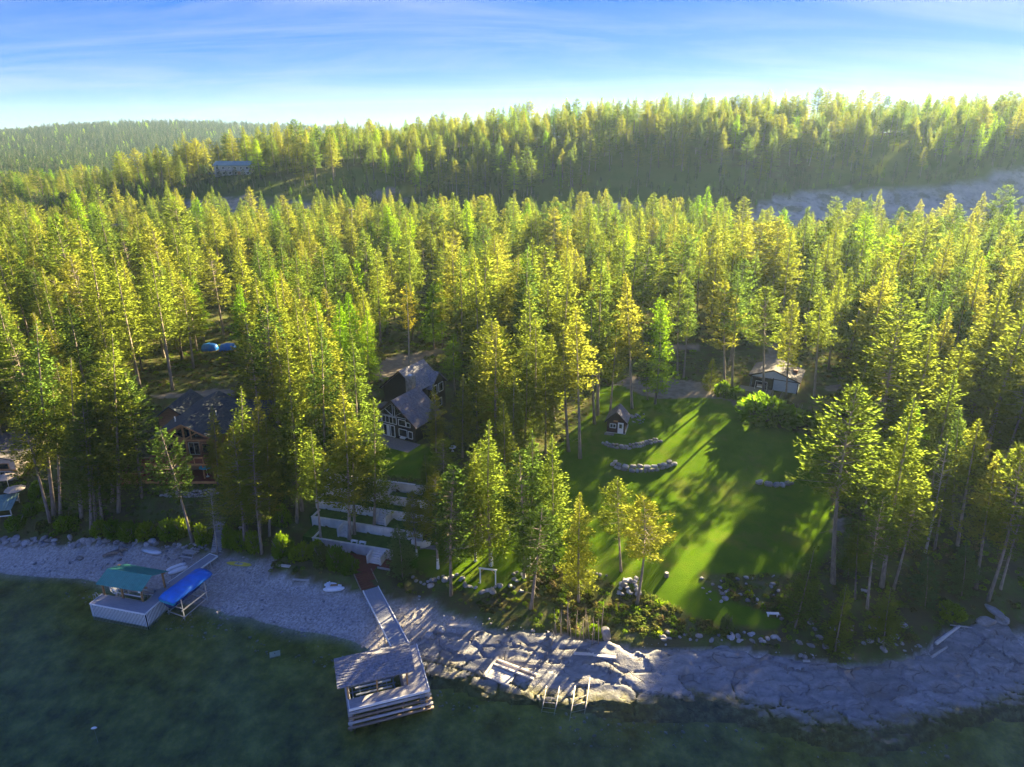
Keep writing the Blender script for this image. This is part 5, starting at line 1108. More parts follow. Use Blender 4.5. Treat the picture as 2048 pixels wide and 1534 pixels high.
boulders([(820+k*6.6+rnd.uniform(-3, 3), 1153+12*math.sin(k*.35)+k*.85+rnd.uniform(-7, 7)) for k in range(28)], .28, .5, 'grey boulder edging the lawn with the swing frame', 'boulders edging the swing lawn')
boulders([(1030+rnd.uniform(-12, 20), 1165+rnd.uniform(-22, 22)) for k in range(9)], .25, .45, 'boulder at the right end of the swing lawn', 'boulders right of the swing lawn')
boulders([(1258+rnd.uniform(-22, 22), 1172+rnd.uniform(-14, 18)) for k in range(26)], .25, .5, 'stone in the rubble pile behind the dark pine', 'rubble pile below the lawn corner')
boulders([(1130+k*9+rnd.uniform(-3, 3), 1139+k*1.2+rnd.uniform(-2, 2)) for k in range(10)], .16, .28, 'small stone of the curved lawn edging', 'curved lawn edging stones')
boulders([(rnd.uniform(1400, 1560), rnd.uniform(1142, 1212)) for k in range(34)], .16, .4, 'grey rock in the rough patch in front of the lawn', 'rocks in the rough patch')
boulders([(rnd.uniform(1300, 1560), rnd.uniform(1262, 1284)) for k in range(34)], .2, .42, 'pale stone in the bank between lower grass and bedrock', 'stones above the bedrock')
boulders([(rnd.uniform(1560, 1820), rnd.uniform(1225, 1318)) for k in range(34)], .22, .48, 'stone scattered on the bank under the young firs', 'stones under the young firs')
boulders([(838,1280),(846,1275),(858,1272),(870,1268),(880,1262),(866,1276),(895,1250),(905,1238)], .35, .6, 'reddish-grey boulder beside the lower end of the gangway', 'boulders beside the gangway')
g_ = G(1212, 1276); o = stone('boulder', BM[1], (g_[0], g_[1], zg(g_[0], g_[1])+.2), (.75, .7, 1.15), rz=.5, label='large pale egg-shaped boulder beside the bare poles', cat='boulder'); o.data = boulder_mesh(7, 1.0, .08); o.data.materials.append(M['rockwarm'])
for k, (px, py, sc, lb) in enumerate([(1972,1246,(1.3,1.0,.8),'left boulder of the dark rock hollow at the right edge'),(2004,1243,(1.2,1.0,.75),'right boulder of the dark rock hollow at the right edge'),(1988,1232,(1.5,.9,.55),'capstone boulder over the dark rock hollow at the right edge')]):
    g_ = G(px, py); stone('boulder', BM[k], (g_[0], g_[1], zg(g_[0], g_[1])+(.5 if k == 2 else 0)), sc, rz=k, label=lb, cat='boulder')
def stone_wall(px_line, label, courses, s, r_):
    pts = Gs(px_line); L_ = [0]
    for a, b_ in zip(pts[:-1], pts[1:]): L_.append(L_[-1]+np.hypot(*(b_-a)[:2]))
    P0 = pts[len(pts)//2]; z0 = zg(P0[0], P0[1]); t = thing('stone_wall', label, 'stone wall', (P0[0], P0[1], z0)); tot = L_[-1]
    for c in range(courses):
        d = .1
        while d < tot-.1:
            w_ = s*r_.uniform(.55, 1.35); f = (d+w_/2)/tot; taper = min(1, 5.5*min(f, 1-f)+.35)
            if c == 0 or taper > .45+.22*c:
                m = d+w_/2; x = np.interp(m, L_, [p[0] for p in pts]); y = np.interp(m, L_, [p[1] for p in pts]); hh = s*.40
                yy = np.interp(m+.05, L_, [p[1] for p in pts]); xx = np.interp(m+.05, L_, [p[0] for p in pts]); rz = math.atan2(yy-y, xx-x)
                o = stone('stone', r_.choice(WM), (x-P0[0], y-P0[1]+.22*c, zg(x, y)-z0+hh*.55+c*hh*1.45), (w_*.52, s*.5, hh*r_.uniform(.85, 1.2)), t, rz=rz+r_.uniform(-.12, .12)+(math.pi if r_.random() < .5 else 0), r_=random.Random(r_.random()))
                o.rotation_euler[0] *= .6; o.rotation_euler[1] *= .6; o.location[1] += r_.uniform(-.14, .14); o.location[2] += r_.uniform(-.08, .08)
            d += w_
    return t
stone_wall([(1203,887),(1222,896),(1250,899),(1275,895),(1298,888),(1322,884)], 'upper curved dry stone wall in front of the small cabin', 2, .72, random.Random(3))
stone_wall([(1221,928),(1240,939),(1270,943),(1310,942),(1335,935),(1349,929)], 'lower curved stone wall of large blocks on the lawn', 2, 1.0, random.Random(4))
stone_wall([(1509,967),(1530,968),(1550,972),(1570,970),(1583,968)], 'short row of big stones on the right of the lawn', 1, 1.25, random.Random(5))
stone_wall([(318,992),(350,994),(390,994),(430,990),(445,984)], 'long stone retaining wall below the log house', 5, .55, random.Random(6))
boulders([(1270+rnd.uniform(-8, 18), 839+rnd.uniform(-10, 10)) for k in range(26)], .16, .3, 'dark stone in the heap behind the small cabin', 'stone heap behind the cabin')

# ------------------------------------------------------------------ small cabin
CY = R(-17); t = thing('cabin', 'small dark cabin with white door and white window on the lawn', 'cabin', (18.75, 112.6, 8.3), CY)
gable(t, -2.0, 2.0, 0, -.25, 4.1, -.3, 2.15, 2.15, 4.2, 'brownblack', 'shinglebrown', ov=.35, th=.1, shing=True, seed=81, fascia='blackwood', exp=.3)
y = .098; frame_win(t, (-1.1, y, 1.0), rx, 1.05, .75, n0, 1); d_ = MB().box(.42, 1.22, y-.07, y-.002, .06, 2.0).build('door', M['white'], t); MB().box(.56, 1.08, y-.085, y-.071, 1.05, 1.85).build('pane', M['glass'], d_)
b = MB(); b.beam((.36, y-.05, 0), (.36, y-.05, 2.08), .1, .1); b.beam((1.28, y-.05, 0), (1.28, y-.05, 2.08), .1, .1); b.beam((.31, y-.052, 2.06), (1.33, y-.052, 2.06), .1, .1); b.build('door_frame', M['white'], t)
MB().box(-.5, .3, y-.05, y-.003, 2.15, 2.45).build('sign_board', M['logorange'], t); MB().box(.12, .42, -.05, .25, 3.95, 4.02).build('roof_light', M['white'], t)
MB().box(-1.7, 1.75, y-.12, y-.005, -.3, .05).build('plinth', M['concrete'], t); MB().box(-1.9, -.2, -.9, -.1, -.25, .05).build('step', M['stonechimney'], t); MB().box(1.652, 1.75, .15, 3.6, -.3, .5).build('side_plinth', M['concrete'], t)

# ------------------------------------------------------------------ grey-blue house
t = thing('house', 'low blue-grey house with brown roof and open porch at the forest edge', 'house', (53.4, 130.6, 9.6), R(-28))
wx0, wx1, wy0, wy1 = gable(t, -5.0, 5.0, -.3, 0, 8.6, -.4, 2.6, 2.5, 4.4, 'bluegreywall', 'brownroof', ov=.4, th=.16, shing=True, smat='brownroof', seed=91, fascia='blackwood', exp=.4)
MB().box(-4.3, -.2, .30, .392, .02, 2.25).build('porch_shade_panel', M['shadedark'], t)  # dark panel on the closed wall, painted as the porch's inner shade
for x in (-4.45, -.15): MB().box(x-.07, x+.07, .22, .36, .0, 2.6).build('porch_post', M['blackwood'], t)
MB().box(-4.6, 4.6, .28, .388, 2.3, 2.42).build('beam', M['blackwood'], t); MB().box(4.5, 4.62, .26, .388, -.1, 2.5).build('corner_trim', M['blackwood'], t)
for x in np.arange(.3, 4.4, .55): MB().box(x-.03, x+.03, .355, .392, 0, 2.28).build('batten', M['bluegreywall'], t)
MB().box(-6.4, 0, -2.6, .25, -.3, .03).build('patio', M['path'], t); MB().box(3.0, 3.9, 4.0, 4.9, 3.05, 3.75).build('chimney', M['redroof'], t)
MB().box(4.602, 4.7, 4.8, 6.0, .1, 2.1).build('door', M['logorange'], t)
sw = thing('porch_swing', 'white framed swing seat on the porch of the grey house', 'swing', tuple(Vector((53.4, 130.6, 9.62))+Matrix.Rotation(R(-28), 3, 'Z')@Vector((-2.3, -.5, 0))), R(-28))
for x in (-1.1, 1.1): MB().beam((x*1.1, 0, 0), (x, .05, 1.75), .07, .07).build('post', M['white'], sw)
MB().beam((-1.1, .05, 1.75), (1.1, .05, 1.75), .07, .07).build('top_bar', M['white'], sw); MB().box(-.8, .8, -.25, .25, .5, .58).build('seat', M['white'], sw); MB().box(-.8, .8, .25, .3, .58, 1.0).build('seat_back', M['tanwall'], sw)
for x in (-.7, .7): MB().beam((x, 0, .58), (x, .05, 1.72), .025, .025).build('hanger', M['metalgrey'], sw)

# ------------------------------------------------------------------ house cut by the left edge, its patio things
q = P(36, 962, 6.4); t = thing('house', 'tan house with orange window trim cut off by the left edge', 'house', (q[0], q[1], 6.2), R(3))
gable(t, -9.5, .6, -4.5, -.3, 9.0, -1.5, 4.0, 4.0, 5.3, 'tanwall', 'brownroof', ov=.5, shing=True, smat='brownroof', seed=95, exp=.5)
y = .198; frame_win(t, (-2.6, y, .9), rx, 1.7, .95, n0, 1, fmat='cream'); frame_win(t, (-2.8, y, 2.3), rx, 1.9, 1.0, n0, 0, fmat='logorange'); frame_win(t, (-5.6, y, .9), rx, 1.8, 1.0, n0, 1, fmat='cream'); MB().box(-9, .05, y-.1, y-.003, 2.0, 2.2).build('trim_beam', M['logorange'], t)
for k, (px, py, m_, lb) in enumerate([(18,975,'tanwall','tan patio umbrella in front of the left-edge house'),(36,1000,'tanwall','brownish patio umbrella below the left-edge house deck')]):
    g_ = G(px, py); um = thing('patio_umbrella', lb, 'umbrella', (g_[0], g_[1], zg(g_[0], g_[1])), 0); b = MB(); n = 8
    b.v = [(0, 0, 2.5)]+[(1.5*math.cos(2*math.pi*k_/n), 1.5*math.sin(2*math.pi*k_/n), 1.95) for k_ in range(n)]; b.f = [(0, 1+k_, 1+(k_+1) % n) for k_ in range(n)]; b.build('canopy', M[m_], um)
    MB().tube([(0, 0, 0), (0, 0, 2.48)], [.03, .03], 6).build('pole', M['white'], um); MB().tube([(0, 0, -.02), (0, 0, .1)], [.3, .24], 10).build('base', M['metalgrey'], um)
g_ = G(10, 1040); t = thing('lean_to_shelter', 'teal metal lean-to roof at the left edge above the riprap', 'shelter', (g_[0], g_[1], zg(g_[0], g_[1])), R(12))
f4 = [(-4, -.6, 2.0), (1.5, -.6, 2.0), (1.5, 2.8, 3.0), (-4, 2.8, 3.0)]; o = roof(t, f4, .08, 'teal'); ribbed(*f4, 14).build('ribs', M['teal'], o, kind='stuff')
for x, y_ in ((-3.8, -.4), (1.3, -.4), (1.3, 2.6), (-3.8, 2.6)): MB().box(x-.07, x+.07, y_-.07, y_+.07, -.4, 1.95 if y_ < 0 else 2.85).build('post', M['greywood'], t)
MB().box(-3.8, 1.4, -.46, -.38, .85, 1.0).build('rail', M['white'], t)

# ------------------------------------------------------------------ beach things
def gpos(px, py): g_ = G(px, py); return (float(g_[0]), float(g_[1]), zg(g_[0], g_[1]))
def pontoon(b_len, r, x, parent, name='hull', mat='plastic'):
    ys_ = np.linspace(-b_len/2, b_len/2, 9); rr = [r*k for k in (.35, .75, .95, 1, 1, 1, .95, .8, .4)]
    b = MB(); b.tube([(x, y_, r*.75+(.10 if abs(y_) > b_len*.45 else 0)) for y_ in ys_], rr, 10); o = b.build(name, M[mat], parent, True); o.scale = (1, 1, .8); return o
def dirpx(a, c): A, B = G(*a), G(*c); return math.atan2(B[1]-A[1], B[0]-A[0])-math.pi/2
p = gpos(355, 1140); t = thing('pedal_boat', 'white twin-hulled pedal boat beside the left walkway', 'boat', p, dirpx((343, 1146), (370, 1133)))
for x in (-.48, .48): pontoon(2.6, .42, x, t)
MB().box(-.55, .55, -.5, .5, .28, .40).build('deck', M['plastic'], t); MB().box(-.12, .12, -.9, .7, .40, .5).build('console', M['metalgrey'], t)
p = gpos(669, 1176); t = thing('pedal_boat', 'white pedal boat with open seat well near the red stairs', 'boat', p, dirpx((656, 1182), (682, 1169)))
for x in (-.5, .5): pontoon(2.8, .40, x, t)
MB().box(-.8, .8, -1.1, 1.0, .30, .48).build('deck', M['plastic'], t); MB().box(-.22, .22, -.5, .5, .482, .50).build('seat_well', M['postwood'], t); MB().box(-.6, .6, -.75, -.6, .482, .75).build('seat_back', M['plastic'], t)
p = gpos(478, 1129); t = thing('paddle_board', 'long yellow paddleboard lying on the gravel', 'paddleboard', p, dirpx((451, 1127), (506, 1131)))
b = MB(); L_ = 3.9; ys_ = np.linspace(-1, 1, 17); ring = [(.42*(1-abs(k)**2.4)**.6, k*L_/2) for k in ys_]
top_ = [(x, y_, .16) for x, y_ in ring]+[(-x, y_, .16) for x, y_ in ring[::-1][1:-1]]; n = len(top_); b.add(top_+[(x*.9, y_*.98, .03) for x, y_, z in top_], [tuple(range(n)), tuple(range(2*n-1, n-1, -1))]+[(i, n+i, n+(i+1) % n, (i+1) % n) for i in range(n)]); b.build('board', M['yellow'], t)
MB().box(-.25, .25, -.6, .6, .162, .175).build('deck_pad', M['cream'], t); MB().beam((-.2, -.1, .19), (.2, -.1, .19), .05, .03).build('handle', M['tyre'], t)
p = gpos(380, 1113); t = thing('picnic_table', 'grey picnic table with benches beside the stone heap', 'table', p, R(-12))
for k in range(5): MB().box(-1.0, 1.0, -.42+.17*k, -.42+.17*k+.155, .72, .77).build('top_board', M['greywood'], t)
for s in (-1, 1): MB().box(-1.0, 1.0, s*.78-.14, s*.78+.14, .42, .47).build('bench', M['greywood'], t)
for x in (-.75, .75):
    for s in (-1, 1): MB().beam((x, s*.62, 0), (x, s*.25, .72), .06, .1).build('leg', M['greywood'], t)
    MB().box(x+.04, x+.1, -.9, .9, .35, .42).build('crossbar', M['greywood'], t)
p = gpos(306, 1103); t = thing('rowing_boat', 'pale grey upturned rowing boat below the bushes', 'boat', p, dirpx((290, 1095), (320, 1106)))
def usec(y_, hw, h): return [(-hw, y_, 0), (-hw*.95, y_, h*.5), (-hw*.6, y_, h), (hw*.6, y_, h), (hw*.95, y_, h*.5), (hw, y_, 0)]
loft([usec(-1.7, .62, .42), usec(-.8, .72, .5), usec(.5, .72, .5), usec(1.3, .5, .45), usec(1.75, .2, .35)], 'hull', M['metalgrey'], t); MB().box(-.04, .04, -1.6, 1.5, .45, .55).build('keel', M['greywood'], t)
p = gpos(225, 1112); t = thing('root_stump', 'dark tangled driftwood root stump on the beach', 'stump', p, .4)
MB().tube([(-1.2, 0, .3), (0, .1, .45), (1.0, .0, .55)], [.22, .32, .4], 8).build('trunk', M['bark'], t, True)
for k in range(9): a = rnd.uniform(-1.6, 1.6); MB().tube([(1.0, 0, .5), (1.0+.6*math.cos(a), .7*math.sin(a*1.5), .5+.6*math.sin(a)), (1.1+1.0*math.cos(a), 1.1*math.sin(a*1.5), .35+.7*math.sin(a))], [.16, .09, .03], 5).build('root', M['bark'], t, True)
def plank(a, c, wd, th, label, mat='driftwood', name='driftwood_plank', cat='plank', lift=.0, rnd_=False):
    A, B = Vector(gpos(*a)), Vector(gpos(*c)); o0 = (A+B)/2; t_ = Vector((0, 0, th/2+lift)); b = MB()
    if rnd_: b.tube([A-o0+t_, (A+B)/2-o0+t_+Vector((0, .03, .02)), B-o0+t_], [th/2, th*.48, th*.36], 7)
    else: b.beam(A-o0+t_, B-o0+t_, wd, th)
    o = b.build(name, M[mat], None, rnd_, label=label, cat=cat); o.location = o0; return o
plank((553,1131), (580,1134), .5, .12, 'broken plank at the back of the gravel beach'); plank((586,1159), (618,1161), .35, .12, 'long weathered plank on the open gravel beach'); plank((896,1252), (943,1253), .35, .2, 'squared timber lying at the top of the bedrock near the gangway')
plank((1147,1309), (1188,1311), .4, .25, 'left one of two white timbers on the bedrock'); plank((1186,1312), (1232,1317), .4, .25, 'right one of two white timbers on the bedrock')
plank((1871,1290), (1918,1255), .5, .45, 'thick bleached driftwood log on the right rocks', name='driftwood_log', cat='log', rnd_=True); plank((1862,1317), (1894,1296), .35, .32, 'short bleached log below the thick one', name='driftwood_log', cat='log', rnd_=True); plank((1900,1251), (1980,1262), .2, .16, 'thin white pole across the right rocks', name='driftwood_log', cat='log', rnd_=True)
plank((1722,1181), (1736,1184), .4, .2, 'small pale plank between the right bank trunks'); plank((1606,1323), (1620,1323), .25, .15, 'small pale stick on the bank above the bedrock')
p = gpos(1545, 1232); t = thing('garden_bench', 'white backless bench on the lower grass', 'bench', p, R(-3)); MB().box(-.75, .75, -.2, .2, .40, .47).build('seat', M['white'], t)
for x in (-.55, .55): MB().box(x-.06, x+.06, -.17, .17, 0, .398).build('leg', M['white'], t)
# wrecked raft
a = gpos(1012, 1350); t = thing('wrecked_raft', 'broken pale plank raft stranded on the bedrock', 'raft', (a[0], a[1], a[2]+.18), R(-27))
for k in range(9): 
    if k != 6: MB().box(-1.9+rnd.uniform(-.05, .05), 1.0+rnd.uniform(-.15, .15), -1.5+.31*k, -1.5+.31*k+.28, .0, .07).build('plank', M['driftwood'], t)
for y_ in (.55, 1.35): MB().box(-2.0, 3.3, y_-.12, y_+.12, .072, .30).build('beam', M['driftwood'], t)
MB().box(-2.15, -1.9, -1.6, 1.7, .08, .34).build('beam', M['driftwood'], t); MB().box(-1.9, 1.2, -1.45, -1.25, -.25, -.005).build('float_log', M['greywood'], t)
# log skids running into the water, bare poles
for k, (pa, pb, pc, pd, lb) in enumerate([((1093,1372),(1081,1432),(1119,1372),(1107,1436),'left old pole ladder running into the lake'),((1150,1372),(1138,1447),(1180,1355),(1166,1445),'right old pole ladder running into the lake')]):
    zz = lambda q_: 0.55 if q_[1] < 1390 else -.35
    A, B, C_, D_ = (Vector(P(*q_, zz(q_)).tolist()) for q_ in (pa, pb, pc, pd)); o0 = (A+B+C_+D_)/4; t = thing('pole_ladder', lb, 'ladder', o0)
    for q0, q1 in ((A, B), (C_, D_)): MB().tube([q0-o0, (q0+q1)/2-o0+Vector((0.04, 0, .06)), q1-o0], [.06, .055, .04], 6).build('pole', M['driftwood'], t, True)
    for f in (.4, .55, .72, .85): MB().tube([A.lerp(B, f)-o0, C_.lerp(D_, f)-o0], [.035, .03], 5).build('rung', M['driftwood'], t, True)
for k in range(16):
    px = 1106+k*6.6+rnd.uniform(-3, 3); py = rnd.uniform(1262, 1292); g_ = gpos(px, py); h = rnd.uniform(2.5, 5.2); b = MB(); lx = rnd.uniform(-.5, .5)
    b.tube([(0, 0, -.15), (lx*.5, rnd.uniform(-.1, .1), h*.5), (lx, 0, h)], [.055, .045, .02], 5)
    for j in range(4): z = h*rnd.uniform(.3, .9); a_ = rnd.uniform(0, 6.28); b.tube([(lx*z/h, 0, z), (lx*z/h+.45*math.cos(a_), .45*math.sin(a_), z+.25)], [.018, .008], 3, False)
    o = b.build('bare_sapling', M['deadtwig'], None, True, label='thin bare sapling pole standing at the top of the bedrock', cat='sapling', group='bare saplings above the bedrock'); o.location = g_
# swing frame
p = gpos(976, 1169); t = thing('swing_frame', 'white timber swing frame on the small lawn', 'swing frame', p, R(-12))
for x in (-1.05, 1.05): MB().box(x-.07, x+.07, -.07, .07, -.2, 2.35).build('post', M['whitewash'], t); MB().beam((x, 0, .1), (x*.98+.5*(1 if x > 0 else -1), .0, 0), .05, .05).build('foot', M['whitewash'], t)
MB().box(-1.25, 1.25, -.09, .09, 2.352, 2.52).build('top_beam', M['whitewash'], t)
for x in (-1.0, 1.0): MB().beam((x, .0, 1.7), (x*.45, .0, 2.34), .06, .06).build('brace', M['postwood'], t)
# beach stairs up to the log house
A = np.array(gpos(433, 1103)); B = np.array(gpos(441, 1045)); t = thing('timber_stairs', 'weathered timber stairs climbing from the walkway to the log house', 'stairs', A); nst = 14
for k in range(nst):
    f = k/(nst-1); x, y_ = A[0]+(B[0]-A[0])*f, A[1]+(B[1]-A[1])*f; z = zg(x, y_); MB().box(x-A[0]-.75, x-A[0]+.75, y_-A[1]-.16, y_-A[1]+.16, z-A[2]-.25, z-A[2]+.12).build('step', M['greywood'], t)
p = gpos(487, 1060); t = thing('garden_bench', 'grey bench on the slope right of the beach stairs', 'bench', p, R(-5)); MB().box(-.7, .7, -.2, .2, .4, .46).build('seat', M['greywood'], t)
for x in (-.5, .5): MB().box(x-.05, x+.05, -.17, .17, -.1, .398).build('leg', M['greywood'], t)
t = thing('mooring_buoy', 'small white mooring float on the water at lower left', 'buoy', tuple(P(188, 1457, 0.0)), R(15)); b = MB(); b.tube([(-.28, 0, .06), (-.1, 0, .08), (.12, 0, .08), (.3, 0, .06)], [.05, .13, .13, .04], 8); b.build('float', M['plastic'], t, True); MB().tube([(0, 0, .05), (0, 0, -2.0)], [.012, .012], 4).build('mooring_line', M['greywood'], t)
q = P(551, 1316, -.9); q[2] = zg(q[0], q[1])+.06; t = thing('sunken_slab', 'pale square slab lying under the shallow water', 'slab', q, R(20)); MB().box(-.62, .62, -.5, .5, -.05, .07).build('slab', M['concrete'], t); MB().tube([(0, 0, .06), (0, 0, .2)], [.05, .04], 6).build('ring', M['rust'], t)
p = gpos(1333, 1152); t = thing('tree_stump', 'short pale-topped tree stump at the front of the lawn', 'stump', p); MB().tube([(0, 0, -.1), (0, 0, .55)], [.34, .27], 10).build('trunk', M['bark'], t); MB().tube([(0, 0, .552), (0, 0, .57)], [.26, .26], 10).build('cut_top', M['driftwood'], t)
for k, (px, lb) in enumerate(((420, 'left blue tarpaulin heap in the wood behind the log house'), (456, 'right blue tarpaulin heap in the wood behind the log house'))):
    p = gpos(px, 700); t = thing('tarp_heap', lb, 'tarpaulin', p, R(10*k), 'blue tarpaulin heaps'); loft([[(-1.9, y_, -.1), (-1.5, y_, h), (0, y_, h*1.2), (1.5, y_, h), (1.9, y_, -.1)] for y_, h in ((-1.1, .5), (-.5, 1.3), (.5, 1.4), (1.1, .6))], 'tarpaulin', M['bluetarp'], t); MB().box(-1.2, 1.2, -.7, .7, -.1, .9).build('stacked_wood', M['brownwood'], t)

# ------------------------------------------------------------------ houses, cars and pole on the hill
def hill_house(px, py, wd, dp, h, wall, rf, label, rz, storeys=2, nwin=5, name='house', ymax=900):
    g_ = G(px, py); t = thing(name, label, 'house', (g_[0], g_[1], zg(g_[0], g_[1])-.3), rz)
    b = MB().box(-wd/2, wd/2, 0, dp, -2, h).build('wall', M[wall], t)
    roof(t, [(-wd/2-.7, -.9, h+.1), (wd/2+.7, -.9, h+.1), (wd/2+.2, dp/2, h+2.2), (-wd/2-.2, dp/2, h+2.2)], .2, rf); roof(t, [(wd/2+.7, dp+.7, h+.1), (-wd/2-.7, dp+.7, h+.1), (-wd/2-.2, dp/2+.004, h+2.203), (wd/2+.2, dp/2+.004, h+2.203)], .2, rf)
    for s in range(storeys):
        for k in range(nwin): frame_win(t, (-wd/2+wd*(k+.3)/nwin, -.002, .7+s*h/storeys), rx, wd/nwin*.45, h/storeys*.5, n0, 1, .12)
    return t
t = hill_house(466, 350, 19, 9, 5.2, 'cream', 'teal', 'cream two-storey house with pale green roof on the hillside', R(3), 2, 6); MB().box(-8, 6, -1.8, -.01, 2.6, 2.85).build('balcony', M['greywood'], t); MB().box(2.0, 4.5, -.08, -.004, .2, 2.2).build('garage_door', M['logorange'], t)
t = hill_house(1032, 268, 14, 8, 3.6, 'brownblack', 'redroof', 'low dark house with red-brown roof on the ridge', R(0), 1, 4)
t = hill_house(1616, 268, 7, 8, 6.5, 'tanwall', 'brownroof', 'tall brown-roofed house among the ridge trees on the right', R(5), 2, 2)
def car(px, py, mat, label, rz):
    g_ = gpos(px, py); t = thing('parked_car', label, 'car', g_, rz, 'cars parked by the hillside house')
    loft([[(-2.2, y_, .35), (-2.2, y_, .85), (2.15, y_, .85), (2.2, y_, .35)] for y_ in (-.85, .85)], 'body', M[mat], t); loft([[(-1.5, y_*1.0, .852), (-1.0, y_*.85, 1.45), (.7, y_*.85, 1.45), (1.4, y_, .852)] for y_ in (-.8, .8)], 'cabin', M['glass'], t); MB().box(-.98, .68, -.66, .66, 1.452, 1.5).build('roof', M[mat], t)
    for x in (-1.35, 1.35):
        for s in (-.8, .8): MB().tube([(x, s-.1, .33), (x, s+.1, .33)], [.33, .33], 10).build('wheel', M['tyre'], t)
car(360, 352, 'carpaint', 'silver car parked left of the cream hillside house', R(10)); car(405, 351, 'carred', 'red car parked left of the cream hillside house', R(-5)); car(424, 350, 'carblue', 'blue car parked next to the cream hillside house', R(5))
g_ = P(705, 446, 27); g_[2] = zg(g_[0], g_[1]); t = thing('power_pole', 'wooden power pole with crossarm rising from the forest', 'power pole', g_, R(-20)); hp_ = max(9., float(32.5-g_[2])); MB().tube([(0, 0, -.3), (0, 0, hp_)], [.17, .11], 8).build('pole', M['greywood'], t); MB().beam((-1.3, 0, hp_-.6), (1.3, 0, hp_-.6), .12, .14).build('crossarm', M['greywood'], t)
for x in (-1.1, 0, 1.1): MB().tube([(x, 0, hp_-.53), (x, 0, hp_-.3)], [.06, .04], 6).build('insulator', M['white'], t)

# ------------------------------------------------------------------ shrubs
def shrub_geo(seed, n=800, leaf='shrub', sz=.16):
    rs = np.random.RandomState(seed); lob = rs.normal(0, 1, (7, 3)); lob[:, 2] = np.abs(lob[:, 2]); lob /= np.linalg.norm(lob, axis=1, keepdims=True); la = rs.uniform(.62, 1.0, 7)
    d = rs.normal(0, 1, (n, 3)); d[:, 2] = np.abs(d[:, 2])*.9; d /= np.linalg.norm(d, axis=1, keepdims=True)
    r = .55+.45*np.max((np.clip(d@lob.T, 0, 1)**5)*la[None], 1); r = r*rs.uniform(.55, 1.05, n)**.6; p = d*r[:, None]; p[:, 2] += .03
    V, F = sprays(p, d+rs.normal(0, .6, (n, 3)), sz*rs.uniform(.6, 1.3, n), rs, .7, .8); st = MB()
    for k in range(7): a = rs.uniform(0, 6.28); st.tube([(0, 0, -.1), (.3*math.cos(a), .3*math.sin(a), .35), (.55*math.cos(a), .55*math.sin(a), .75)], [.03, .02, .008], 4, False)
    return np_mesh('foliage', [(V, F, 0)], [M[leaf]]), st.mesh('stem', M['bark'])
SH = {k: [shrub_geo(900+11*i+j, 1100, k) for i in range(3)] for j, k in enumerate(('shrub', 'drygreen', 'juniper', 'yellowleaf'))}
def shrub(px, py, wpx, hpx, label, leaf='shrub', group=None):
    g_ = G(px, py); dep = g_[1]*CP+(CAMZ-g_[2])*SP; r_ = wpx/FPX*dep*.74; h = hpx/FPX*dep*1.25; f, s = rnd.choice(SH[leaf])
    t = thing('shrub', label, 'shrub', (g_[0], g_[1]+r_*.4, zg(g_[0], g_[1]+r_*.4)-.05), rnd.uniform(0, 6.28), group); t.scale = (r_, r_, h)
    link('foliage', f, t); link('stem', s, t); return t
shrub(1546, 852, 98, 54, 'huge round bright green shrub in front of the grey house'); shrub(1648, 872, 42, 34, 'round green shrub at the back right of the lawn'); shrub(1600, 850, 45, 34, 'green shrub behind the huge round one')
for k, (px, py, wp, hp2) in enumerate([(225,1082,36,34),(258,1086,40,34),(292,1082,38,30),(335,1085,40,38),(362,1078,34,34),(405,1092,34,40),(455,1098,26,42),(478,1104,30,40),(508,1108,32,44),(200,1075,34,28),(560,1118,40,44),(600,1122,36,36),(630,1118,34,36)]):
    gi_ = 0 if px < 390 else 1 if px < 520 else 2; grp_ = sorted(q_ for q_ in (225,258,292,335,362,405,455,478,508,200,560,600,630) if (0 if q_ < 390 else 1 if q_ < 520 else 2) == gi_)
    ord_ = ['leftmost', 'second', 'third', 'fourth', 'fifth', 'sixth'][grp_.index(px)]+(' from left' if grp_.index(px) else '')
    shrub(px, py, wp, hp2, ['bright green bush on the bank behind the left beach', 'bright green bush beside the beach stairs', 'green bush on the bank behind the gravel beach'][gi_]+', '+ord_, group=['bushes behind the left beach', 'bushes beside the beach stairs', 'bushes behind the gravel beach'][0 if px < 390 else 1 if px < 520 else 2])
shrub(672, 1142, 40, 46, 'bright green bush left of the red stairs'); shrub(700, 1148, 30, 34, 'smaller bush next to the red stairs'); shrub(645, 1132, 40, 40, 'green bush below the red deck rim', 'drygreen')
for k, (px, py, wp, hp2) in enumerate([(70,1005,34,34),(85,1025,30,26),(60,1035,30,22),(130,1062,36,26),(30,1062,34,24)]): shrub(px, py, wp, hp2, ['tall bright bush under the trees beside the left-edge house', 'bush just below the tall bright one near the left-edge house', 'low bush nearest the teal lean-to roof', 'broad bush above the riprap, right of the lean-to', 'bush above the riprap at the left edge'][k], group='bushes by the left-edge house')
for k, (px, py, wp, hp2) in enumerate([(1450,795,30,30),(1475,800,26,26),(1490,812,24,20)]): shrub(px, py, wp, hp2, ['left yellow-green bush below the grey house patio', 'middle yellow-green bush below the grey house patio', 'small right yellow-green bush below the grey house patio'][k], 'shrub', 'bushes by the grey house patio')
shrub(1190, 1278, 22, 26, 'small yellow-leaved shrub among the bare poles', 'shrub'); shrub(1455, 1262, 22, 34, 'small dark fir-like bush on the lower grass edge', 'juniper')
shrub(1905, 1240, 46, 26, 'low green bush above the right rocks'); shrub(880, 895, 30, 26, 'rust-green bush at the black house front corner', 'drygreen'); shrub(560, 1055, 36, 40, 'bright bush under the large golden conifer')
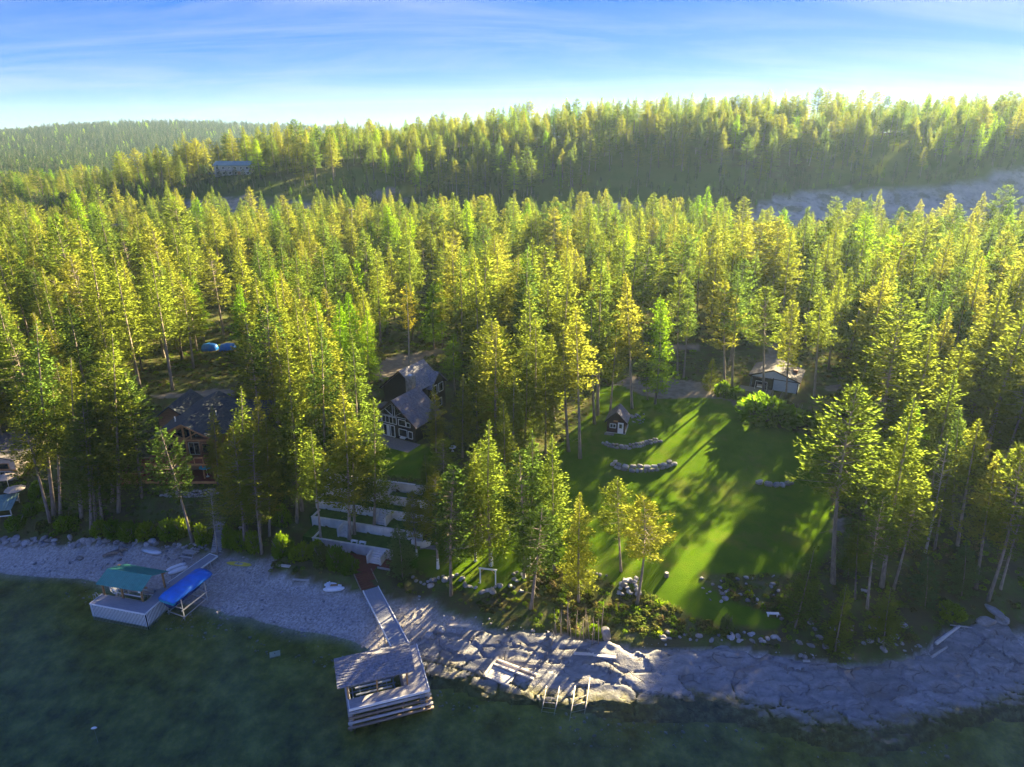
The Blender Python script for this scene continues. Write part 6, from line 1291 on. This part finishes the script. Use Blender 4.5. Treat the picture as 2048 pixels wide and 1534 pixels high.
# undergrowth one cannot count
ug = np.c_[rng.uniform(-110, 110, 60000), rng.uniform(60, 175, 60000)]; ug = ug[np.abs(ug[:, 0]) < ug[:, 1]*.85+12]
uz = Hf(ug[:, 0], ug[:, 1]); ux, uy = proj((ug[:, 0], ug[:, 1], uz)); u_, v_ = tuv(ug[:, 0], ug[:, 1])
okk = (uz > 1.75+.5*vnoise(ug[:, 0]/3, ug[:, 1]/3, 71)) & ~((u_ > -3.6) & (u_ < 16.6) & (v_ > -4.5) & (v_ < 11)) & ~inpoly(ug[:, 0], ug[:, 1], SHELF)
for poly in (LAWN, LAWN2, LAWN3): okk &= sdf(ug[:, 0], ug[:, 1], poly) > .3
for (cx, cy, hw_, hd_, yaw, pz_, bl_) in PADS:
    lx = (ug[:, 0]-cx)*math.cos(yaw)+(ug[:, 1]-cy)*math.sin(yaw); ly = -(ug[:, 0]-cx)*math.sin(yaw)+(ug[:, 1]-cy)*math.cos(yaw); okk &= (np.abs(lx) > hw_+.2) | (np.abs(ly) > hd_+.2)
for poly in dirtpolys: okk &= ~inpoly(ux, uy, poly)
okk &= ~inpoly(ux, uy, [(405,1110),(425,1030),(455,1030),(445,1110)]) & ~((ug[:, 0] > -23) & (ug[:, 0] < -16) & (ug[:, 1] < 82))
okk &= rng.rand(len(ug)) < np.interp(vnoise(ug[:, 0]/5, ug[:, 1]/5, 72), [0, .4, .7, 1], [.08, .4, .85, 1])*np.where(ug[:, 1] < 105, 1, .6)
ug, uz = ug[okk], uz[okk]; n_ = len(ug); s_ = rng.uniform(.18, .52, n_)*np.where(vnoise(ug[:, 0]/7, ug[:, 1]/7, 73) > .55, 1.35, .8)
lowsh = proto_collection('undergrowth_kinds', [shrub_geo(700+i, 110, ['drygreen', 'drygreen', 'shrub', 'drygreen'][i], .36)[0] for i in range(4)])
gn_scatter('undergrowth', np.c_[ug, uz-.05], np.c_[s_*1.2, s_*1.2, s_*.85], np.c_[np.zeros(n_), np.zeros(n_), rng.uniform(0, 6.28, n_)], rng.choice(4, n_, p=[.3, .3, .2, .2]), lowsh, 'low green and brown undergrowth on the banks and forest floor')

# pebbles and cobbles on the beach, the shelf and the shallows
pb = np.c_[rng.uniform(-75, 62, 26000), rng.uniform(40, 92, 26000)]; pbz = Hf(pb[:, 0], pb[:, 1])
okp = (pbz < 1.75) & (pbz > -.45) & (np.abs(pb[:, 0]) < pb[:, 1]*.86) & (rng.rand(len(pb)) < np.interp(vnoise(pb[:, 0]/4, pb[:, 1]/4, 81), [0, .4, .7, 1], [.03, .12, .55, .9]))
ins = inpoly(pb[:, 0], pb[:, 1], SHELF); okp &= ~ins
pb, pbz = pb[okp], pbz[okp]; n_ = len(pb); s_ = .045+.11*rng.rand(n_)**3.0*1.6
pebcol = proto_collection('pebble_kinds', BM[:5])
gn_scatter('beach_pebbles', np.c_[pb, pbz+s_*.15], np.c_[s_*1.25, s_, s_*.8], np.c_[rng.uniform(-.4, .4, n_), rng.uniform(-.4, .4, n_), rng.uniform(0, 6.28, n_)], rng.randint(0, 5, n_), pebcol, 'loose pebbles and cobbles on the beach and in the shallows')
# ------------------------------------------------------------------ haze
def hazemat():
    m, t, o = newmat('haze'); v = t.nodes.new('ShaderNodeVolumePrincipled')
    v.inputs['Color'].default_value = (.48,.70,1.0,1); v.inputs['Density'].default_value = HAZE; v.inputs['Anisotropy'].default_value = .42
    t.links.new(v.outputs[0], o.inputs['Volume']); return m
HAZE = .000065
hb = MB(); hb.box(-2050, 2050, -310, 2320, -18, 125); hz = hb.build('haze', hazemat(), kind='stuff'); hz['label'] = 'thin pale haze over the hills'
